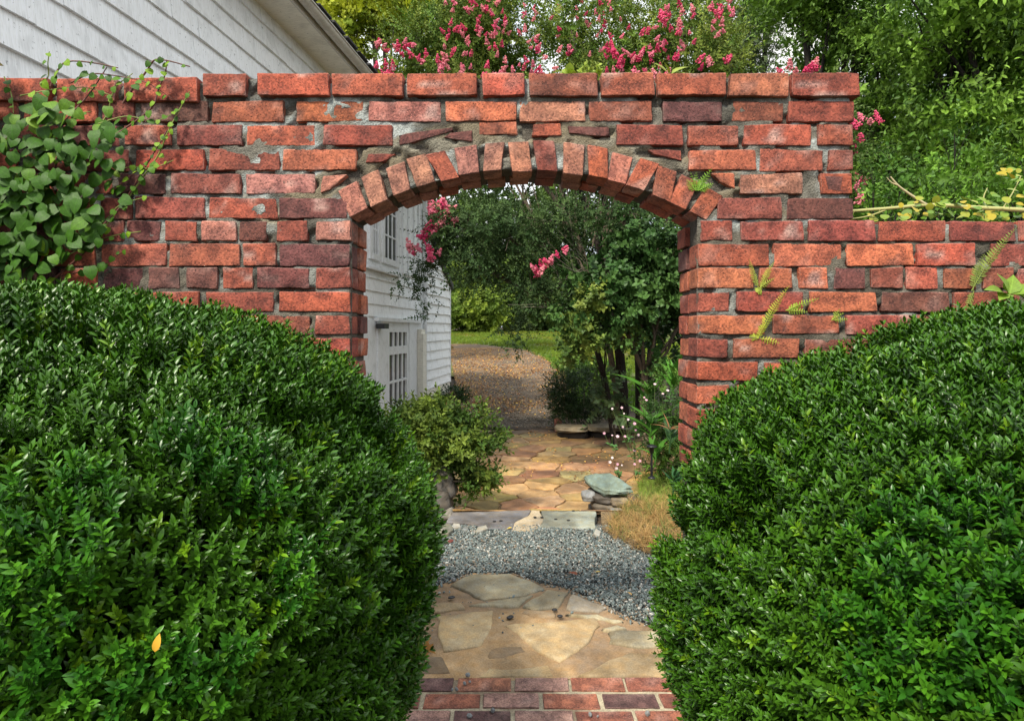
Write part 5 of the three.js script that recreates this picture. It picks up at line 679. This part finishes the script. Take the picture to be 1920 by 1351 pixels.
{
  struct('lawn', 'bright green lawn beyond the end of the drive', terrain(-9, 12, 14.5, 46, 60, 70, 0.012, (x, D) => { const b = fbm(x * 0.9, 3, D * 0.9, 4), e = step(0.55, 0.3, b) * 0.6; return [mix(0.12, 0.24, e), mix(0.2, 0.18, e), mix(0.02, 0.05, e)]; }), M.bed);
  const R = rng(15), g = bladeTuft(3, 12, 0.11, 0.006, 0.5), list = []; for (let i = 0; i < 16000; i++) { const D = mix(15, 34, Math.pow(R(), 1.3)), x = mix(-5, 6, R()); if (x < driveR(D) + 0.1 + 0.4 * (R() - 0.3) && x > driveL(D) - 0.1 && D < 22.2) continue; const k = 0.7 + 0.6 * R(), b = fbm(x * 0.9, 3, D * 0.9, 4), e = step(0.55, 0.3, b) * 0.6; if (R() < e * 0.75) continue; list.push({ p: V(x, groundY(x, D) + 0.005, -D), d: UP, r: R() * 6, s: 0.6 + 0.7 * R(), c: lin(mix(mix(0.1, 0.2, b), 0.26, e) * k, mix(mix(0.19, 0.27, b), 0.23, e) * k, 0.02 * k) }); }
  for (let i = 0; i < 500; i++) { const D = mix(14, 20.5, R()), x = mix(-2.3, -1.75, R()) + (20 - D) * 0.05; list.push({ p: V(x - 0.2, groundY(x, D), -D), d: UP, r: R() * 6, s: 0.7 + 0.6 * R(), c: lin(0.3, 0.22, 0.06).multiplyScalar(0.6 + 0.6 * R()) }); }
  for (let i = 0; i < 1300; i++) { const D = mix(11, 18, R()), x = driveR(D) + 0.15 + R() * 1.6; list.push({ p: V(x, groundY(x, D), -D), d: UP, r: R() * 6, s: 0.6 + 0.7 * R(), c: lin(0.14, 0.28, 0.025).multiplyScalar(0.6 + 0.6 * R()) }); }
  const o = scatter('grass', g, leafM([1, 1, 1], 0.8, 0.3), list, scene); tag(o, 'short green grass of the lawn and along the edges of the drive');
}
{
  const R = rng(16), g = bladeTuft(4, 16, 0.15, 0.0022, 1.0), list = [], edge = [[1138, 1002], [1168, 1024], [1236, 1052], [1340, 1062], [1340, 885], [1196, 872], [1200, 945], [1150, 980]].map(([x, y]) => GP(x, y));
  struct('grass_bank', 'sandy bank under the dry grass, right of the step', terrain(0.6, 1.8, 3.9, 6.6, 24, 30, 0.004, (x, D) => [0.26, 0.18, 0.09], (D) => [lerpAt(D, [3.9, 4.5, 5.2, 6.6], [0.95, 0.66, 0.75, 1.05]), 1.9]), M.bed);
  for (let i = 0; i < 3200; i++) { const D = mix(3.95, 6.3, R()), x = mix(0.55, 1.75, R()); if (!inPoly(edge, x, D)) continue; const k = 0.65 + 0.6 * R(), green = step(4.7, 5.7, D + (R() - 0.5) * 1.2), h = 0.03 + 0.1 * step(0.6, 1.1, x); list.push({ p: V(x, groundY(x, D) + h * R(), -D), d: sphere(R).multiplyScalar(0.5).add(UP).normalize(), r: R() * 6, s: 0.3 + 0.4 * R(), c: R() < 0.2 ? lin(0.14, 0.2, 0.04) : lin(mix(0.48, 0.22, green) * k, mix(0.31, 0.33, green) * k, mix(0.12, 0.04, green) * k) }); }
  const o = scatter('dry_grass', g, leafM([1, 1, 1], 0.8, 0.3), list, scene); tag(o, 'tousled dry straw coloured grass beside the slate step, greener behind');
}
// leaf litter
const litter = leafGeo(0.05, 0.034, { rows: 2, shape: 'oval', fold: 0.3, curl: 0.35 });
{
  const R = rng(17), list = [], C = [[0.55, 0.26, 0.05], [0.62, 0.4, 0.08], [0.36, 0.16, 0.05], [0.25, 0.12, 0.05], [0.6, 0.33, 0.12], [0.16, 0.05, 0.03]];
  for (let i = 0; i < 19000; i++) { const drive = i < 15500, D = drive ? mix(9.4, 20, Math.pow(R(), 1.15)) : mix(5.1, 9.4, R()), x = drive ? mix(driveL(D), driveR(D) + 0.2, R()) : mix(-1.3, 1.8, R()); const band = drive ? (0.25 + 0.75 * step(0.3, 0.6, fbm(x * 1.2, 4, D * 0.9, 3))) * (0.12 + 0.88 * step(9.8, 11.5, D) * step(22, 17, D)) : step(0.4, 0.62, fbm(x * 2, 4, D * 2, 3)); if (R() > band) continue; const c = C[Math.floor(R() * C.length)], k = 0.7 + 0.6 * R(); list.push({ p: V(x, groundY(x, D) + (drive ? 0.036 : 0.028), -D), q: faced(V(R() - 0.5, (R() - 0.3) * 0.35, R() - 0.5), V((R() - 0.5) * 0.5, 1, (R() - 0.5) * 0.5)), s: (drive ? 0.85 : 0.5) * (0.6 + 0.7 * R()), c: lin(c[0] * k, c[1] * k, c[2] * k) }); }
  const o = scatter('fallen_leaves', litter, leafM([1, 1, 1], 0.8, 0.2), list, scene); tag(o, 'orange and brown fallen leaves over the drive and the flagstone patio');
  const st = []; for (let i = 0; i < 14000; i++) { const D = mix(9.5, 19, Math.pow(R(), 1.6)), x = mix(driveL(D), driveR(D), R()), k = 0.5 + 0.9 * R(), s = 0.008 + 0.012 * R() * R(); st.push({ p: V(x, groundY(x, D) + 0.032, -D), d: sphere(R), r: 0, s, c: lin(0.2 * k, 0.17 * k, 0.135 * k) }); }
  const p = scatter('drive_gravel', new THREE.IcosahedronGeometry(1, 0).scale(1.2, 0.6, 0.9), std([1, 1, 1], 0.9), st, scene); tag(p, 'loose grey brown stones on the drive surface');
}
{ // single leaves lying about
  const cut = (n, L) => { const s = new THREE.Shape(); for (let i = 0; i < n * 2; i++) { const a = -Math.PI / 2 + i / (n * 2) * Math.PI * 2, r = i % 2 ? L * (0.6 + 0.4 * Math.abs(Math.sin(i))) : L * 0.32; i ? s.lineTo(r * Math.cos(a), r * Math.sin(a)) : s.moveTo(r * Math.cos(a), r * Math.sin(a)); } s.closePath(); const g = new THREE.ShapeGeometry(s), p = g.attributes.position; for (let i = 0; i < p.count; i++) p.setZ(i, 4 * p.getX(i) ** 2 + 2 * p.getY(i) * p.getX(i)); g.computeVertexNormals(); return g; };
  const star = cut(5, 0.03), oval = leafGeo(0.05, 0.024, { rows: 4, fold: 0.3, curl: 0.4 }), long = leafGeo(0.035, 0.012, { rows: 4, fold: 0.4, curl: 0.3 });
  const put = (g, p, rx, ry, rz, c, label, s = 1) => { const o = single('fallen_leaf', g, leafM(c, 0.7, 0.25), p, label, 'leaf'); o.rotation.set(rx, ry, rz); o.scale.setScalar(s); };
  const on = (px, py, up = 0.02) => { const [x, D] = GP(px, py); return V(x, up, -D); };
  put(star, P(803, 1215, 1.95), -0.5, 0.3, 0.4, [0.42, 0.2, 0.05], 'brown pointed leaf hanging at the foot of the left hedge', 1.1); put(star, P(799, 1202, 1.97), -0.2, 0.6, 1.4, [0.5, 0.25, 0.05], 'orange pointed leaf tucked into the left hedge above the brown one', 0.8);
  put(oval, on(1083, 1084), -1.3, 0.2, 0.9, [0.2, 0.06, 0.03], 'dark red curled leaf on the gravel, nearer the right hedge', 1.3); put(oval, on(851, 1018), -1.2, 0.2, 2.0, [0.14, 0.035, 0.025], 'dark red leaf on the gravel beside the left hedge', 1.2); put(long, on(1126, 1078), -1.4, 0, 1.2, [0.6, 0.42, 0.1], 'yellow narrow leaf on the gravel, right of the dark red one', 1); put(long, on(960, 994), -1.4, 0, 1.5, [0.75, 0.55, 0.03], 'bright yellow leaf on the cream mortar of the step', 1.1); put(long, on(830, 975, 0.04), -1.1, 0.3, 2.2, [0.75, 0.55, 0.05], 'yellow leaf by the left end of the slate step', 1.5); put(long, on(1185, 1122), -1.3, 0.3, 0.6, [0.55, 0.32, 0.08], 'tan narrow leaf on the gravel close to the right hedge', 1);
  put(oval, P(290, 1222, 0.95), 0.1, 0.2, -0.2, [0.65, 0.36, 0.03], 'orange yellow leaf caught low in the left hedge', 0.5); put(oval, P(388, 712, 1.52), 0.2, 0.2, 0.9, [0.38, 0.18, 0.09], 'curled brown leaf caught in the top of the left hedge', 0.9); put(long, P(252, 720, 1.42), 0, 0.3, 0.9, [0.7, 0.55, 0.05], 'small yellow leaf in the upper left hedge', 0.7); put(oval, P(62, 1035, 1.05), 0, 0.3, 1.5, [0.6, 0.4, 0.16], 'tan dry leaf at the left edge of the left hedge', 0.6);
}
// planting in the bed beyond the right jamb
function strapPlant(label, px, py, D, n, L, W, tint, seed, dead = 0) {
  const p = P(px, py, D), o = thing('strap_leaved_plant', label, 'plant', p, 'broad bladed plants in the right bed'), R = rng(seed), gs = [0.15, 0.4, 0.7].map((c) => leafGeo(L, W, { rows: 6, shape: 'lance', fold: 0.35, curl: c })), m = leafM(tint, 0.45, 0.25), d = leafM([0.24, 0.11, 0.05], 0.8, 0.2);
  part('stem', limb([V(0, -0.12, 0), V(0.01, 0, 0), V(0.015, L * 0.4, 0)], 0.008, 0.005, 6), m, o);
  for (let i = 0; i < n; i++) { const a = R() * 6.28, dir = V(Math.cos(a) * 0.55, 1, Math.sin(a) * 0.55); place('leaf', gs[i % 3], m, { p: V(0.01, L * (0.5 * R() - 0.3), 0), q: faced(dir, V(-dir.x, 0.6, -dir.z).add(V(0, 0, 0.4))), s: 0.6 + 0.5 * R() }, o); }
  for (let i = 0; i < dead; i++) place('dead_leaf', gs[2], d, { p: V(0, L * 0.4, 0), q: faced(V((R() - 0.4) * 1.6, -0.2 + R(), R() - 0.3), V(0, 1, 0.5)), s: V(0.22, 0.55 + 0.2 * R(), 0.5) }, o);
}
strapPlant('broad bladed green plant highest in the bed, between trunks and right jamb', 1215, 745, 6.3, 15, 0.34, 0.075, [0.07, 0.2, 0.02], 1); strapPlant('broad bladed plant left of the brown withered leaves', 1218, 805, 5.9, 13, 0.3, 0.07, [0.06, 0.17, 0.02], 2); strapPlant('broad bladed plant directly above the black path light', 1228, 850, 5.75, 11, 0.24, 0.06, [0.07, 0.2, 0.025], 3); strapPlant('plant with brown withered leaves beside the right jamb', 1255, 825, 5.6, 6, 0.24, 0.06, [0.035, 0.09, 0.025], 4, 7); strapPlant('bright broad bladed plant touching the right jamb', 1262, 715, 6.2, 13, 0.34, 0.08, [0.09, 0.26, 0.03], 5); strapPlant('dark bladed plant in front, low beside the dry grass', 1262, 900, 5.0, 8, 0.18, 0.045, [0.03, 0.1, 0.03], 6);
{
  const o = thing('pink_anemone', 'wiry anemones with small pale pink flowers at the front of the right bed', 'flower', P(1190, 860, 6)), b = o.position, R = rng(19), stem = leafM([0.14, 0.2, 0.06], 0.7, 0.1), pet = [[0.78, 0.55, 0.6], [0.8, 0.66, 0.66], [0.72, 0.4, 0.5]].map((c) => leafM(c, 0.7, 0.35)), lf = leafM([0.08, 0.2, 0.05], 0.7, 0.3);
  const petal = leafGeo(0.017, 0.014, { rows: 3, shape: 'round', fold: 0.15 }), flower = merge([0, 1, 2, 3, 4].map((k) => { const a = k * 1.257, d = V(Math.cos(a), 0.35, Math.sin(a)); return leafFaced(petal, V(0, 0, 0), d, V(-d.x * 0.3, 1, -d.z * 0.3)); })), leaf = leafGeo(0.045, 0.022, { rows: 3, shape: 'lance' });
  for (const [x, y, x0, y0] of [[1148, 766, 1178, 830], [1166, 764, 1180, 830], [1170, 775, 1185, 830], [1178, 786, 1184, 835], [1190, 794, 1188, 845], [1168, 800, 1182, 840], [1192, 806, 1190, 850], [1172, 818, 1186, 850], [1197, 815, 1190, 850], [1133, 812, 1150, 835], [1148, 816, 1152, 838], [1158, 818, 1153, 840], [1190, 844, 1190, 860], [1148, 858, 1160, 885], [1144, 866, 1158, 888], [1158, 870, 1160, 888], [1166, 872, 1162, 890], [1156, 878, 1160, 890], [1208, 745, 1205, 800], [1243, 738, 1235, 800], [1252, 732, 1240, 800], [1228, 720, 1230, 780], [1212, 750, 1208, 800], [1200, 864, 1196, 885], [1190, 870, 1192, 890]]) {
    const top = P(x, y, 6 - R() * 0.3).sub(b), low = P(x0, y0 + 10, 6).sub(b), st = part('stem', limb([low, low.clone().lerp(top, 0.55).add(V((R() - 0.5) * 0.02, 0, 0)), top], 0.0026, 0.0015, 4, 0), stem, o), f = part('flower', flower, pet[Math.floor(R() * 3)], o); f.position.copy(top); f.rotation.set(0.6 + R() * 0.7, R() * 6, 0); f.scale.setScalar(0.6 + 0.5 * R());
    for (let k = 0; k < 4; k++) place('leaf', leaf, lf, { p: low.clone().lerp(top, 0.1 + R() * 0.35), q: faced(V(R() - 0.5, R() * 0.4, R() - 0.5), UP.clone().add(V(0, 0, 0.5))), s: 0.7 + 0.5 * R() }, o);
  }
}
{
  const o = thing('path_light', 'slim black garden path light standing in the grass of the right bed', 'path light', P(1222, 897, 5.55)); const m = std([0.012, 0.012, 0.014], 0.35);
  part('base', new THREE.LatheGeometry([[0, 0.024], [0.012, 0.024], [0.03, 0.016], [0.036, 0.006], [0.03, 0], [0, 0]].map(([x, y]) => new THREE.Vector2(x, y)), 18), m, o); part('stake', new THREE.CylinderGeometry(0.0095, 0.011, 0.22, 12).translate(0, 0.125, 0), m, o); part('lamp_head', new THREE.LatheGeometry([[0, 0.23], [0.02, 0.232], [0.024, 0.28], [0.05, 0.285], [0.046, 0.298], [0.01, 0.312], [0, 0.312]].map(([x, y]) => new THREE.Vector2(x, y)), 20), m, o);
}
renderer.render(scene, camera);
